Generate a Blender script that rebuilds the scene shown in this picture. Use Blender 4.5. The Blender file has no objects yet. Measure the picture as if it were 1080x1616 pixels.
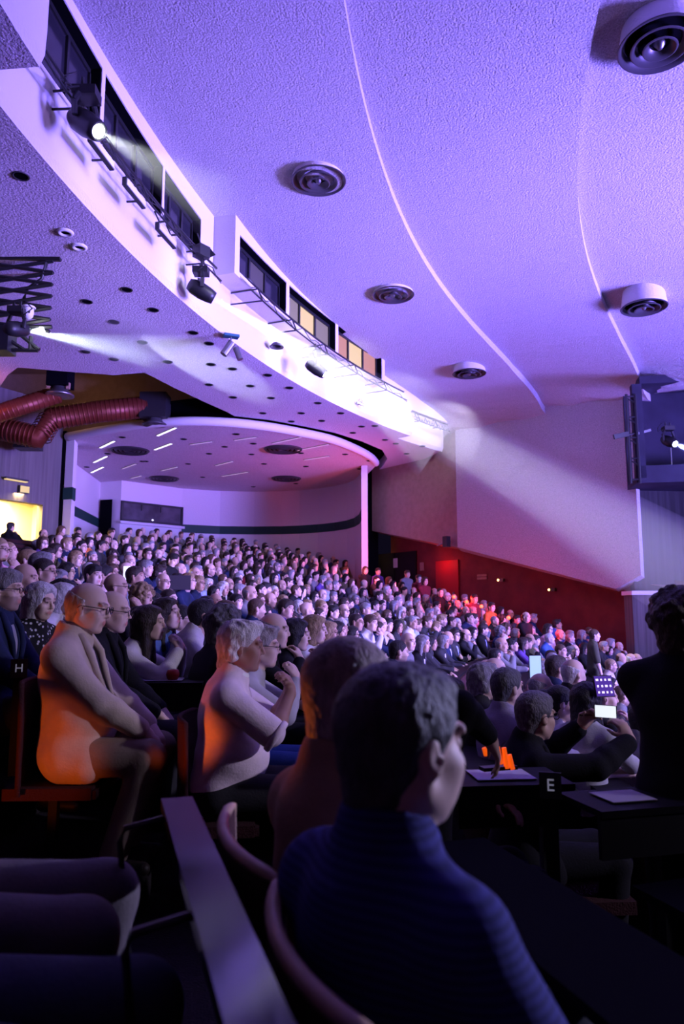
import bpy, bmesh, math, random, time
import numpy as np
from mathutils import Vector, Matrix
from mathutils.geometry import tessellate_polygon
T0 = time.time()
random.seed(7)
PI = math.pi
SC = bpy.context.scene
COL = SC.collection

# ------------------------------------------------------------------ camera, world, lights, exposure
F = 1150.0                                   # focal length in pixels of the 1080 x 1616 frame
TH = math.atan(157 / 1150.0)                 # upward pitch
EYE = Vector((0, 0, 1.2))
cam_d = bpy.data.cameras.new('camera')
cam_d.sensor_fit = 'VERTICAL'
cam_d.sensor_height = 36.0
cam_d.lens = 36.0 * F / 1616.0
cam_d.clip_start = 0.05
cam_d.dof.use_dof = True
cam_d.dof.focus_distance = 6.0
cam_d.dof.aperture_fstop = 2.8
cam = bpy.data.objects.new('camera', cam_d)
cam.location = EYE
cam.rotation_euler = (PI / 2 + TH, 0, 0)
COL.objects.link(cam)
SC.camera = cam
SC.view_settings.view_transform = 'Standard'
SC.view_settings.look = 'None'
SC.view_settings.exposure = 0.0
SC.view_settings.gamma = 1.0
SC.view_settings.use_curve_mapping = False
SC.cycles.use_denoising = True
SC.cycles.max_bounces = 6
SC.cycles.diffuse_bounces = 3
SC.cycles.glossy_bounces = 2
SC.cycles.volume_bounces = 0
SC.cycles.transparent_max_bounces = 8
SC.cycles.sample_clamp_indirect = 4.0
SC.cycles.caustics_reflective = False
SC.cycles.caustics_refractive = False
w = bpy.data.worlds.new('dark_hall')
SC.world = w
w.use_nodes = True
w.node_tree.nodes['Background'].inputs[0].default_value = (0.30, 0.22, 0.70, 1)
w.node_tree.nodes['Background'].inputs[1].default_value = 0.012


def lamp(name, kind, loc, color, power, target=None, **kw):
    d = bpy.data.lights.new(name, kind)
    d.color = color
    d.energy = power
    for k, v in kw.items():
        setattr(d, k, v)
    o = bpy.data.objects.new(name, d)
    o.location = loc
    if target is not None:
        o.rotation_euler = (Vector(target) - Vector(loc)).to_track_quat('-Z', 'Y').to_euler()
    COL.objects.link(o)
    return o


# the stage wash (the stage is off to the side, outside the frame) and its light on the ceiling
lamp('stage_uplight', 'AREA', (17, 6, 1.2), (0.24, 0.17, 1.0), 4300, (1.5, 14.5, 8.4), shape='RECTANGLE', size=6, size_y=3, spread=1.35)
lamp('soffit_fill', 'SPOT', (10.5, 1.0, 0.2), (0.56, 0.36, 1.0), 6000, (-3.6, 14.5, 6.9), spot_size=0.85, spot_blend=1.0, shadow_soft_size=0.6)  # unseen spot added low by the stage to brighten the soffit
lamp('stage_front_wash', 'AREA', (15, 7, 5.6), (0.60, 0.54, 1.0), 430, (0.0, 15, 1.0), shape='RECTANGLE', size=5, size_y=2.5, spread=1.2)
lamp('stage_key', 'SPOT', (13.0, 1.0, 5.4), (0.72, 0.62, 1.0), 3300, (0.0, 8.6, 0.9), spot_size=0.80, spot_blend=0.40, shadow_soft_size=0.30)
lamp('pink_alcove_light', 'SPOT', (1.75, 22.9, 1.9), (1.0, 0.14, 0.30), 700, (-3.2, 24.4, 6.3), spot_size=2.1, spot_blend=1.0, shadow_soft_size=0.15)
lamp('stage_near_light', 'SPOT', (13.0, 7.5, 3.6), (0.52, 0.50, 1.0), 9000, (0.3, 1.2, 0.85), spot_size=0.20, spot_blend=0.6, shadow_soft_size=0.2)
# amber aisle lamp low beside the near block
lamp('amber_aisle_lamp', 'SPOT', (-1.80, 2.1, 0.20), (1.0, 0.14, 0.008), 100, (-1.46, 3.85, 0.46), spot_size=0.46, spot_blend=0.6, shadow_soft_size=0.05)
lamp('amber_aisle_lamp', 'SPOT', (-1.10, 2.75, 0.30), (1.0, 0.14, 0.01), 32, (-0.70, 3.88, 0.62), spot_size=0.30, spot_blend=0.6, shadow_soft_size=0.05)
lamp('amber_aisle_lamp', 'SPOT', (-2.65, 3.0, 0.85), (1.0, 0.16, 0.01), 34, (-1.40, 3.85, 1.06), spot_size=0.34, spot_blend=0.7, shadow_soft_size=0.05)
lamp('amber_aisle_lamp', 'SPOT', (-1.55, 2.9, 0.60), (1.0, 0.16, 0.012), 16, (-0.62, 3.9, 0.92), spot_size=0.26, spot_blend=0.7, shadow_soft_size=0.05)
lamp('amber_near_lamp', 'SPOT', (-1.02, 2.35, 0.50), (1.0, 0.18, 0.02), 24, (-0.06, 1.72, 0.90), spot_size=0.40, spot_blend=0.7, shadow_soft_size=0.08)

# ------------------------------------------------------------------ helpers


def at(u, v, z=None, y=None):
    """The world point on the plane of height z (or of depth y) seen at photograph pixel u, v."""
    dx, dy = (u - 540) / F, (808 - v) / F
    r = Vector((dx, math.cos(TH) - dy * math.sin(TH), math.sin(TH) + dy * math.cos(TH)))
    t = (z - EYE.z) / r.z if z is not None else y / r.y
    return EYE + r * t


def project(p):
    q = Vector(p) - EYE
    cf = q.y * math.cos(TH) + q.z * math.sin(TH)
    cu = -q.y * math.sin(TH) + q.z * math.cos(TH)
    return 540 + F * q.x / max(cf, 1e-3), 808 - F * cu / max(cf, 1e-3), cf


def mat(name, color, rough=0.8, metal=0.0, bump=0.0, bscale=30.0, vary=0.0, vscale=6.0, emit=None, estr=0.0,
        objcol=False, attr=False, spec=0.3, stretch=None, alpha=None):
    m = bpy.data.materials.new(name)
    m.use_nodes = True
    nt = m.node_tree
    b = nt.nodes['Principled BSDF']
    b.inputs['Base Color'].default_value = (*color, 1)
    b.inputs['Roughness'].default_value = rough
    b.inputs['Metallic'].default_value = metal
    b.inputs['Specular IOR Level'].default_value = spec
    L = nt.links.new
    src = None
    if objcol:
        oi = nt.nodes.new('ShaderNodeObjectInfo')
        src = oi.outputs['Color']
    if attr:
        a = nt.nodes.new('ShaderNodeVertexColor')
        a.layer_name = 'Col'
        if src is None:
            src = a.outputs['Color']
        else:
            x = nt.nodes.new('ShaderNodeMix')
            x.data_type = 'RGBA'
            x.blend_type = 'MULTIPLY'
            x.inputs[0].default_value = 1
            L(src, x.inputs[6]); L(a.outputs['Color'], x.inputs[7])
            src = x.outputs[2]
    tc = nt.nodes.new('ShaderNodeTexCoord')
    co = tc.outputs['Object']
    if stretch:
        mp = nt.nodes.new('ShaderNodeMapping')
        mp.inputs['Scale'].default_value = stretch
        L(co, mp.inputs[0])
        co = mp.outputs[0]
    if vary:
        n = nt.nodes.new('ShaderNodeTexNoise')
        n.inputs['Scale'].default_value = vscale
        n.inputs['Detail'].default_value = 5
        L(co, n.inputs['Vector'])
        r = nt.nodes.new('ShaderNodeMapRange')
        r.inputs[1].default_value = 0.3; r.inputs[2].default_value = 0.7
        r.inputs[3].default_value = 1 - vary; r.inputs[4].default_value = 1 + vary * 0.5
        L(n.outputs['Fac'], r.inputs[0])
        x = nt.nodes.new('ShaderNodeVectorMath')
        x.operation = 'SCALE'
        if src is None:
            x.inputs[0].default_value = color
        else:
            L(src, x.inputs[0])
        L(r.outputs[0], x.inputs['Scale'])
        src = x.outputs[0]
    if src is not None:
        L(src, b.inputs['Base Color'])
    if bump:
        n = nt.nodes.new('ShaderNodeTexNoise')
        n.inputs['Scale'].default_value = bscale
        n.inputs['Detail'].default_value = 3
        L(co, n.inputs['Vector'])
        bp = nt.nodes.new('ShaderNodeBump')
        bp.inputs['Strength'].default_value = bump
        bp.inputs['Distance'].default_value = 0.02
        L(n.outputs['Fac'], bp.inputs['Height'])
        L(bp.outputs[0], b.inputs['Normal'])
    if emit:
        b.inputs['Emission Color'].default_value = (*emit, 1)
        b.inputs['Emission Strength'].default_value = estr
    if alpha is not None:
        b.inputs['Alpha'].default_value = alpha
    return m


def link(name, me, m=None, parent=None, loc=None, rot=None):
    o = bpy.data.objects.new(name, me)
    COL.objects.link(o)
    if m is not None and me is not None and len(me.materials) == 0:
        me.materials.append(m)
    if parent is not None:
        o.parent = parent
    if loc is not None:
        o.location = loc
    if rot is not None:
        o.rotation_euler = rot
    return o


def tag(o, label=None, cat=None, group=None, kind=None):
    if label: o['label'] = label
    if cat: o['category'] = cat
    if group: o['group'] = group
    if kind: o['kind'] = kind
    return o


def empty(name, loc, rz=0.0, label=None, cat=None, group=None, rot=None):
    o = bpy.data.objects.new(name, None)
    o.empty_display_size = 0.1
    COL.objects.link(o)
    o.location = loc
    o.rotation_euler = rot if rot is not None else (0, 0, rz)
    return tag(o, label, cat, group)


class MB:
    """collects simple solids into one mesh"""
    def __init__(s):
        s.v, s.f = [], []

    def add(s, v, f):
        b = len(s.v)
        s.v += [tuple(p) for p in v]
        s.f += [tuple(b + i for i in q) for q in f]
        return s

    def box(s, c, d, M=None):
        hx, hy, hz = d[0] / 2, d[1] / 2, d[2] / 2
        P = [Vector((sx * hx, sy * hy, sz * hz)) for sz in (-1, 1) for sx, sy in ((-1, -1), (1, -1), (1, 1), (-1, 1))]
        if M is not None:
            P = [M @ p for p in P]
        P = [p + Vector(c) for p in P]
        return s.add(P, [(3, 2, 1, 0), (4, 5, 6, 7), (0, 1, 5, 4), (1, 2, 6, 5), (2, 3, 7, 6), (3, 0, 4, 7)])

    def bar(s, a, b, r, n=8, r2=None, cap=True):
        a, b = Vector(a), Vector(b)
        r2 = r if r2 is None else r2
        d = (b - a)
        if d.length < 1e-6:
            return s
        q = d.to_track_quat('Z', 'Y').to_matrix()
        ring = [q @ Vector((math.cos(2 * PI * i / n), math.sin(2 * PI * i / n), 0)) for i in range(n)]
        P = [a + p * r for p in ring] + [b + p * r2 for p in ring]
        fs = [(i, (i + 1) % n, n + (i + 1) % n, n + i) for i in range(n)]
        if cap:
            fs += [tuple(reversed(range(n))), tuple(range(n, 2 * n))]
        return s.add(P, fs)

    def tube(s, pts, r, n=8):
        pts = [Vector(p) for p in pts]
        P, m = [], len(pts)
        for i, p in enumerate(pts):
            d = (pts[min(i + 1, m - 1)] - pts[max(i - 1, 0)]).normalized()
            q = d.to_track_quat('Z', 'Y').to_matrix()
            rr = r[i] if isinstance(r, (list, tuple)) else r
            P += [p + q @ Vector((math.cos(2 * PI * k / n) * rr, math.sin(2 * PI * k / n) * rr, 0)) for k in range(n)]
        fs = [(i * n + k, i * n + (k + 1) % n, (i + 1) * n + (k + 1) % n, (i + 1) * n + k) for i in range(m - 1) for k in range(n)]
        fs += [tuple(reversed(range(n))), tuple(range((m - 1) * n, m * n))]
        return s.add(P, fs)

    def lathe(s, prof, n=24, M=None, c=(0, 0, 0), closed=False):
        """prof: (radius, z) pairs"""
        P = []
        for r, z in prof:
            for k in range(n):
                p = Vector((r * math.cos(2 * PI * k / n), r * math.sin(2 * PI * k / n), z))
                P.append((M @ p if M is not None else p) + Vector(c))
        m = len(prof)
        fs = [(i * n + k, i * n + (k + 1) % n, (i + 1) * n + (k + 1) % n, (i + 1) * n + k) for i in range(m - 1) for k in range(n)]
        if closed:
            fs += [tuple(reversed(range(n))), tuple(range((m - 1) * n, m * n))]
        return s.add(P, fs)

    def prism(s, poly, z0, z1):
        """vertical prism over a plan polygon; z0/z1 numbers or functions of (x, y)"""
        f0 = z0 if callable(z0) else (lambda x, y: z0)
        f1 = z1 if callable(z1) else (lambda x, y: z1)
        n = len(poly)
        P = [(x, y, f0(x, y)) for x, y in poly] + [(x, y, f1(x, y)) for x, y in poly]
        tri = tessellate_polygon([[Vector((x, y, 0)) for x, y in poly]])
        fs = [tuple(t) for t in tri] + [tuple(n + i for i in reversed(t)) for t in tri]
        fs += [(i, (i + 1) % n, n + (i + 1) % n, n + i) for i in range(n)]
        return s.add(P, fs)

    def ribbon(s, pts, z0, z1):
        """vertical strip along plan points; z0/z1 numbers or lists"""
        n = len(pts)
        a = z0 if isinstance(z0, (list, tuple)) else [z0] * n
        b = z1 if isinstance(z1, (list, tuple)) else [z1] * n
        P = [(p[0], p[1], a[i]) for i, p in enumerate(pts)] + [(p[0], p[1], b[i]) for i, p in enumerate(pts)]
        return s.add(P, [(i, i + 1, n + i + 1, n + i) for i in range(n - 1)])

    def mesh(s, name='mesh', smooth=False):
        me = bpy.data.meshes.new(name)
        me.from_pydata(s.v, [], s.f)
        bm = bmesh.new(); bm.from_mesh(me)
        bmesh.ops.recalc_face_normals(bm, faces=bm.faces)
        bm.to_mesh(me); bm.free()
        if smooth:
            me.shade_smooth()
        return me

    def build(s, name, m, parent=None, smooth=False, loc=None, rot=None):
        me = s.mesh(name, smooth)
        o = link(name, me, m, parent, loc, rot)
        return o


def struct(o, label=None):
    o['kind'] = 'structure'
    if label: o['label'] = label
    return o


# ------------------------------------------------------------------ materials
M = {}
M['stucco'] = mat('white_stucco', (0.56, 0.53, 0.57), 0.9, bump=1.0, bscale=34, vary=0.32, vscale=48)
M['plaster'] = mat('white_plaster', (0.72, 0.68, 0.70), 0.85, bump=0.35, bscale=25)
M['soffit'] = mat('soffit_stucco', (0.74, 0.66, 0.70), 0.9, bump=1.0, bscale=34, vary=0.34, vscale=48)
M['brown'] = mat('brown_plaster', (0.36, 0.26, 0.22), 0.9, bump=0.6, bscale=30, vary=0.12)
M['redwall'] = mat('dark_red_cladding', (0.17, 0.03, 0.03), 0.6, bump=0.2, bscale=8, vary=0.3, vscale=2)
M['concrete'] = mat('board_marked_concrete', (0.13, 0.115, 0.11), 0.9, bump=0.5, bscale=4, vary=0.3, vscale=3, stretch=(4, 4, 0.15))
M['green'] = mat('dark_green_paint', (0.012, 0.05, 0.04), 0.6)
M['black'] = mat('black_metal', (0.012, 0.012, 0.014), 0.45, metal=0.0, spec=0.5)
M['blackmatte'] = mat('black_matte', (0.008, 0.008, 0.01), 0.9)
M['void'] = mat('dark_void', (0.004, 0.004, 0.006), 1.0, spec=0.0)
M['carpet'] = mat('dark_carpet', (0.018, 0.013, 0.014), 0.95, bump=0.6, bscale=90, vary=0.3, vscale=20)
M['wood'] = mat('dark_wood', (0.10, 0.055, 0.03), 0.4, vary=0.35, vscale=3, stretch=(1, 1, 12))
M['woodedge'] = mat('pale_wood_edge', (0.42, 0.27, 0.18), 0.45, vary=0.2, vscale=10)
M['desk'] = mat('dark_laminate', (0.010, 0.009, 0.012), 0.6, spec=0.08, vary=0.2, vscale=12)
M['fabric'] = mat('dark_red_seat_fabric', (0.045, 0.012, 0.014), 0.95, bump=0.4, bscale=120)
M['metal'] = mat('grey_metal', (0.30, 0.30, 0.32), 0.35, metal=0.9)
M['darkmetal'] = mat('dark_grey_metal', (0.05, 0.05, 0.055), 0.4, metal=0.6)
M['diffuser'] = mat('diffuser_grey', (0.075, 0.07, 0.08), 0.35, metal=0.3)
M['white'] = mat('white_plastic', (0.75, 0.75, 0.78), 0.4)
M['paper'] = mat('white_paper', (0.62, 0.60, 0.66), 0.8)
M['glass_dark'] = mat('dark_window_glass', (0.020, 0.019, 0.026), 0.12, spec=0.6)
M['lamp_white'] = mat('lamp_white', (1, 1, 1), 0.5, emit=(0.92, 0.95, 1.0), estr=40)
M['lamp_blue'] = mat('lamp_blue', (0.6, 0.7, 1), 0.5, emit=(0.45, 0.55, 1.0), estr=40)
M['lamp_red'] = mat('lamp_red', (1, 0.1, 0.05), 0.5, emit=(1.0, 0.06, 0.03), estr=6)
M['lamp_yellow'] = mat('lamp_yellow', (1, 0.7, 0.3), 0.5, emit=(1.0, 0.62, 0.16), estr=10)
M['slot'] = mat('slot_light', (1, 1, 1), 0.5, emit=(0.86, 0.84, 1.0), estr=1.9)
M['slot_dim'] = mat('slot_light_dim', (0.6, 0.5, 0.6), 0.5, emit=(0.75, 0.55, 0.85), estr=0.45)
M['lit_yellow'] = mat('window_glow_yellow', (0.06, 0.05, 0.04), 0.6, emit=(1.0, 0.72, 0.30), estr=0.85)
M['lit_orange'] = mat('window_glow_orange', (0.06, 0.05, 0.04), 0.6, emit=(1.0, 0.42, 0.20), estr=0.55)
M['lit_grey'] = mat('window_glow_grey', (0.06, 0.05, 0.04), 0.6, emit=(0.75, 0.62, 0.5), estr=0.28)
M['lit_brown'] = mat('window_glow_brown', (0.05, 0.045, 0.04), 0.6, emit=(0.5, 0.4, 0.35), estr=0.07)
M['foyer'] = mat('foyer_wall', (0.88, 0.80, 0.52), 0.8)
M['reddoor'] = mat('red_door', (0.35, 0.02, 0.02), 0.5)
M['duct'] = mat('copper_duct', (0.14, 0.028, 0.015), 0.42, metal=0.4, bump=0.5, bscale=6)

# ------------------------------------------------------------------ plan geometry
S = Vector((24.4, 4.8))          # centre of every arc of the hall


def pol(R, a):
    a = math.radians(a)
    return (S.x + R * math.cos(a), S.y + R * math.sin(a))


def rho(x, y): return math.hypot(x - S.x, y - S.y)
def ang(x, y): return math.degrees(math.atan2(y - S.y, x - S.x)) % 360


WA, WB = Vector((3.85, 24.2)), Vector((7.80, 19.05))      # the slanted side wall
WD = (WB - WA).normalized()
WN = Vector((WD.y, -WD.x))                               # into the room
if WN.dot(Vector((0, 0)) - WA) < 0: WN = -WN
RG, PITCH, RISE = 24.93, 0.85, 0.2


def row_r(k): return RG + PITCH * k
def row_z(k): return RISE * (k - 1)


def wall_side(x, y): return (Vector((x, y)) - WA).dot(WN)   # distance in front of the side wall


# --- stepped floor
fl = MB()
for k in range(-15, 17):
    r0, r1 = row_r(k) - 0.40, row_r(k) + PITCH - 0.40
    angs = [215 - i * (215 - 118) / 48 for i in range(49)]
    inn, out = [], []
    for a in angs:
        p = pol((r0 + r1) / 2, a)
        if wall_side(*p) < -1.4: break
        if k > 11 and p[0] < -11.2: continue
        inn.append(pol(r0, a)); out.append(pol(r1, a))
    if len(inn) > 1:
        n = len(inn)
        z = row_z(k)
        P = [(*p, z) for p in inn] + [(*p, z) for p in out] + [(*p, z - RISE) for p in inn]
        fs = [(i, i + 1, n + i + 1, n + i) for i in range(n - 1)] + [(2 * n + i, 2 * n + i + 1, i + 1, i) for i in range(n - 1)]
        fl.add(P, fs)
struct(fl.build('floor', M['carpet']), 'dark carpeted stepped floor of the raked auditorium')

# --- soffit (lower ceiling over the rear seats) with the jogged curved edge
ZS = 6.6
EDGE_R = 28.19
edge = [pol(EDGE_R - 0.70, a) for a in (196, 190, 185, 181, 178.6, 177.0, 176.2)]
edge += [pol(EDGE_R, 176.15 - i * (176.15 - 142.2) / 40) for i in range(41)]
edge += [pol(EDGE_R + 0.5, 142.1 - i * (142.1 - 137.2) / 6) for i in range(7)]
apse_arc = [(1.2, 25.3), (0.95, 24.2), (0.41, 22.95), (-0.3, 21.75), (-1.12, 20.95), (-2.1, 20.2), (-3.16, 19.72),
            (-4.19, 19.58), (-5.2, 19.78), (-6.14, 20.2), (-7.2, 20.75), (-8.25, 21.4)]
gap_arc = [(1.55, 26.6), (1.62, 25.5), (1.36, 24.1), (0.62, 22.8), (-0.22, 21.7), (-1.1, 20.93), (-2.1, 20.18), (-3.0, 19.78)]
hole = [tuple(at(u, v, z=ZS).xy) for u, v in ((358, 650), (320, 633), (275, 612), (228, 588), (180, 592), (100, 586), (28, 580), (12, 592), (0, 610), (-30, 625))]
soff = edge + [(2.6, 26.6), (1.35, 28.2)] + gap_arc + hole + [(-9.6, 17.6), (-14, 16), (-14, -2), (-4, -2)]
s = MB().prism(soff, ZS, ZS + 0.35)
ceil_low = struct(s.build('ceiling_soffit', M['soffit']), 'lavender lit rough soffit over the rear seats')

# --- the main ceiling: three curved panels stepping down towards the stage
ZP = [(-3, 7.15), (0, 7.25), (0.7, 7.75), (2.2, 8.05), (4, 8.25), (7, 8.42), (9.5, 8.5), (12, 8.8), (15, 9.05), (20, 9.35), (30, 9.5)]


def zc(x, y):
    t = wall_side(x, y)
    return zprof(t) - 0.42 * min(1.2, max(0, (Vector((x, y)) - WA).dot(WD) / 6.5)) * math.exp(-max(t, 0) / 1.6)


def zprof(t):
    w_ = min(max(t, 0) * 0.8, 1.6)
    return sum(zlin(t + w_ * q) for q in (-1, -0.5, 0, 0.5, 1)) / 5


def zlin(t):
    for (a, za), (b, zb) in zip(ZP, ZP[1:]):
        if t <= b:
            q = max(0, (t - a) / (b - a))
            return za + (zb - za) * q
    return ZP[-1][1]


R1, R2, R3 = 24.62, 21.47, 17.6
ceil_main = struct(empty('ceiling', (0, 0, 0)), 'stepped white stucco main ceiling washed violet')
for (ra, rb, rise) in ((29.5, R1, 0.0), (R1, R2, 1.0), (R2, R3, 1.0), (R3, 12.5, 1.0)):
    g = MB()
    NR, NA = 14, 110
    angs = [198 - i * (198 - 120) / NA for i in range(NA + 1)]
    P, idx = [], {}
    for j in range(NR + 1):
        q = j / NR
        R = ra + (rb - ra) * q
        for i, a in enumerate(angs):
            x, y = pol(R, a)
            t = wall_side(x, y)
            if t < -0.4:
                sh = (-0.4 - t)
                x, y = x + WN.x * sh, y + WN.y * sh
            idx[(j, i)] = len(P)
            P.append((x, y, zc(x, y) + rise * (1 - q) * (0.13 + 0.10 * math.exp(-max(t, 0) / 5))))
    nb = len(P)
    P += [(x, y, z + 0.5) for x, y, z in P]
    fs = []
    for j in range(NR):
        for i in range(NA):
            fs.append((idx[(j, i)], idx[(j, i + 1)], idx[(j + 1, i + 1)], idx[(j + 1, i)]))
    for i in range(NA):                                        # the step face on the outer rim and on the inner rim
        fs.append((idx[(0, i)], nb + idx[(0, i)], nb + idx[(0, i + 1)], idx[(0, i + 1)]))
        fs.append((idx[(NR, i)], idx[(NR, i + 1)], nb + idx[(NR, i + 1)], nb + idx[(NR, i)]))
    o = g.add(P, fs).build('panel', M['stucco'], ceil_main)

# --- curved fascia wall under the control booths; a rounded lip at its foot
fas = MB()
fa = [(a, EDGE_R - 0.70) for a in (196, 190, 185, 181, 178.6, 177.0, 176.2)]
fa += [(176.15 - i * (176.15 - 142.2) / 48, EDGE_R) for i in range(49)]
fa += [(142.1 - i * (142.1 - 137.0) / 6, EDGE_R + 0.5) for i in range(7)]


def fas_pt(a, R): return pol(R, a)


prof = [(0.0, ZS), (-0.05, ZS + 0.12), (-0.06, 7.0), (-0.06, 7.58)]
P, fs = [], []
for a, R in fa:
    for dr, z in prof:
        P.append((*pol(R + dr, a), z))
n = len(prof)
for i in range(len(fa) - 1):
    for j in range(n - 1):
        fs.append((i * n + j, (i + 1) * n + j, (i + 1) * n + j + 1, i * n + j + 1))
fas.add(P, fs)
struct(fas.build('wall_fascia', M['plaster']), 'bright curved white fascia band below the booth windows')


def arc_block(name, a0, a1, Rin, Rout, z0, z1, m, parent=None, n=8):
    """curved solid between two radii; z0/z1 numbers or functions of (x, y)"""
    angs = [a0 + (a1 - a0) * i / n for i in range(n + 1)]
    poly = [pol(Rin, a) for a in angs] + [pol(Rout, a) for a in reversed(angs)]
    return MB().prism(poly, z0, z1).build(name, m, parent)


def booth(n0, Rw, wins, a_start, a_end, ztop, lit, label):
    """a run of control booth windows in the curved wall: piers, head and sill are wall, each window its own structure"""
    w_ = struct(empty('wall_booth', (*pol(Rw, (a_start + a_end) / 2), 7.6)), label)
    w_.location = (0, 0, 0)
    zb = 7.66
    arc_block('sill', a_start, a_end, Rw, EDGE_R + 0.4, 7.55, zb, M['plaster'], w_, 24)
    arc_block('head', a_start, a_end, Rw, EDGE_R + 0.4, ztop, lambda x, y: zc(x, y) + 0.12, M['plaster'], w_, 24)
    prev = a_start
    for i, (wa, wb) in enumerate(list(wins) + [(a_end, a_end)]):
        if abs(prev - wa) > 0.02:
            arc_block('pier', prev, wa, Rw, EDGE_R + 0.4, zb, ztop, M['plaster'], w_, 2)
        prev = wb
    for i, (wa, wb) in enumerate(wins):
        wn = struct(empty('window_%d' % (n0 + i), (0, 0, 0)), None)
        fr = 0.06
        dp = 0.20                                   # the glazing stands deep in a black reveal
        da = math.degrees(fr / Rw)
        zt = lambda x, y: ztop(x, y) - 0.015
        arc_block('reveal', wa, wb, Rw + 0.01, Rw + dp + 0.1, lambda x, y: ztop(x, y) - 0.03, zt, M['void'], wn)
        arc_block('reveal', wb + 0.06, wb, Rw + 0.01, Rw + dp + 0.1, zb, zt, M['void'], wn, 1)
        arc_block('frame_rail', wa, wb, Rw + dp - 0.04, Rw + dp + 0.03, zb, zb + fr, M['black'], wn)
        arc_block('frame_rail', wa, wb, Rw + dp - 0.04, Rw + dp + 0.03, lambda x, y: ztop(x, y) - 0.10, zt, M['black'], wn)
        cuts = [wa + (wb - wa) * q for q in (0, 0.33, 0.66, 1.0)]
        for c in cuts[:-1] + [wb + da]:
            arc_block('mullion', c, c - da, Rw + dp - 0.05, Rw + dp + 0.04, zb + fr, lambda x, y: ztop(x, y) - 0.10, M['black'], wn, 1)
        for j in range(3):
            mm = lit[i][j] or M['glass_dark']
            arc_block('pane', cuts[j] - da, cuts[j + 1], Rw + dp - 0.01, Rw + dp, zb + fr, lambda x, y: ztop(x, y) - 0.10, mm, wn, 3)


aw = lambda u, v, R, z: ang(*at(u, v, z=z).xy)
gd = M['glass_dark']
ARC1 = [(182.8, 178.9), (178.7, 174.85), (174.65, 170.75), (170.55, 166.7), (166.55, 163.75)]
booth(1, EDGE_R - 0.05, ARC1, 186, 162.72, lambda x, y: 8.42 + 0.052 * max(0, ang(x, y) - 163.7), [[gd] * 4] * 5, 'curved white wall of dark control booth windows')
# the second, projecting booth
RB = EDGE_R - 0.50
ARC2 = [(162.25, 157.75), (157.45, 152.5), (152.2, 147.2)]
booth(6, RB, ARC2, 162.68, 146.85, lambda x, y: 8.42, [[gd, M['lit_brown'], gd, gd], [M['lit_grey'], M['lit_yellow'], M['lit_grey'], gd], [M['lit_orange'], M['lit_yellow'], M['lit_orange'], gd]],
      'projecting white booth wall with three lit windows')
up = MB()
for (a0, a1, Rr) in ((146.9, 137.0, EDGE_R),):
    aa = [a0 + (a1 - a0) * i / 8 for i in range(9)]
    pts = [pol(Rr + (0.1 if a1 < 140 else 0), a) for a in aa]
    up.ribbon(pts, 7.5, [zc(*p) + 0.15 for p in pts])
struct(up.build('wall_upper', M['plaster']), 'plain upper fascia wall at the end of the booths')

# --- slanted side wall: raised lavender slab, brown wall beyond it, red recess below
zb_at = lambda p: 3.2 + (1.80 - 3.2) * ((Vector(p) - WA).dot(WD) / (WB - WA).length)
PR = 0.35
a_, b_ = WA + WN * PR * 0, WB
sl = MB()
A0, B0 = WA, WB
A1, B1 = WA - WN * 0.16, WB - WN * 0.16
zA, zB = zb_at(A0), zb_at(B0)
cut = 0.42
P = [(*A0, zA + 0.12), (*(B0 - WD * 0.75), zB + 0.0), (*B0, zB + 0.34), (*B0, 7.9), (*A0, 7.9)]
Q = [(*A1, zA), (*(B1 - WD * 0.75), zB - 0.07), (*B1, zB + 0.27), (*B1, 7.9), (*A1, 7.9)]
n = 5
sl.add(P + Q, [(0, 1, 2, 3, 4), (9, 8, 7, 6, 5)] + [(i, (i + 1) % n, n + (i + 1) % n, n + i) for i in range(n)])
struct(sl.build('wall_right', M['stucco']), 'large slanted lavender wall slab over the red recess')
BR = WA - WD * 4.55
bw = MB()
Ai, Bi = WA - WN * 0.10, BR - WN * 0.10
A2, B2 = WA - WN * 0.6, BR - WN * 0.6
zA, zB = zb_at(WA), zb_at(BR)
P = [(*Ai, zA + .1), (*Bi, zB + .1), (*Bi, 7.8), (*Ai, 7.8), (*A2, zA), (*B2, zB), (*B2, 7.8), (*A2, 7.8)]
bw.add(P, [(0, 1, 2, 3), (7, 6, 5, 4), (0, 4, 5, 1), (1, 5, 6, 2), (2, 6, 7, 3), (3, 7, 4, 0)])
struct(bw.build('wall_brown', M['brown']), 'brown plaster wall between the rear alcove and the lavender slab')
# recess under the slab
rw = MB()
r0, r1 = BR - WN * 1.05, WB - WN * 1.05 + WD * 0.9
pts = [r0 + (r1 - r0) * i / 10 for i in range(11)]
rw.ribbon([tuple(p) for p in pts], -2.2, [zb_at(p) + 0.3 for p in pts])
struct(rw.build('wall_recess', M['redwall']), 'dark red panelled wall in the recess under the slab')
cs = MB()
c0, c1 = BR, WB + WD * 0.6
P = [(*(c0 - WN * 0.45), zb_at(c0) + 0.02), (*(c1 - WN * 0.45), zb_at(WB) - 0.02), (*(c1 - WN * 1.1), zb_at(WB) + 0.05), (*(c0 - WN * 1.1), zb_at(c0) + 0.12)]
cs.add(P, [(0, 1, 2, 3)])
struct(cs.build('ceiling_recess', M['brown']), 'low sloping ceiling of the recess under the slab')

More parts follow.
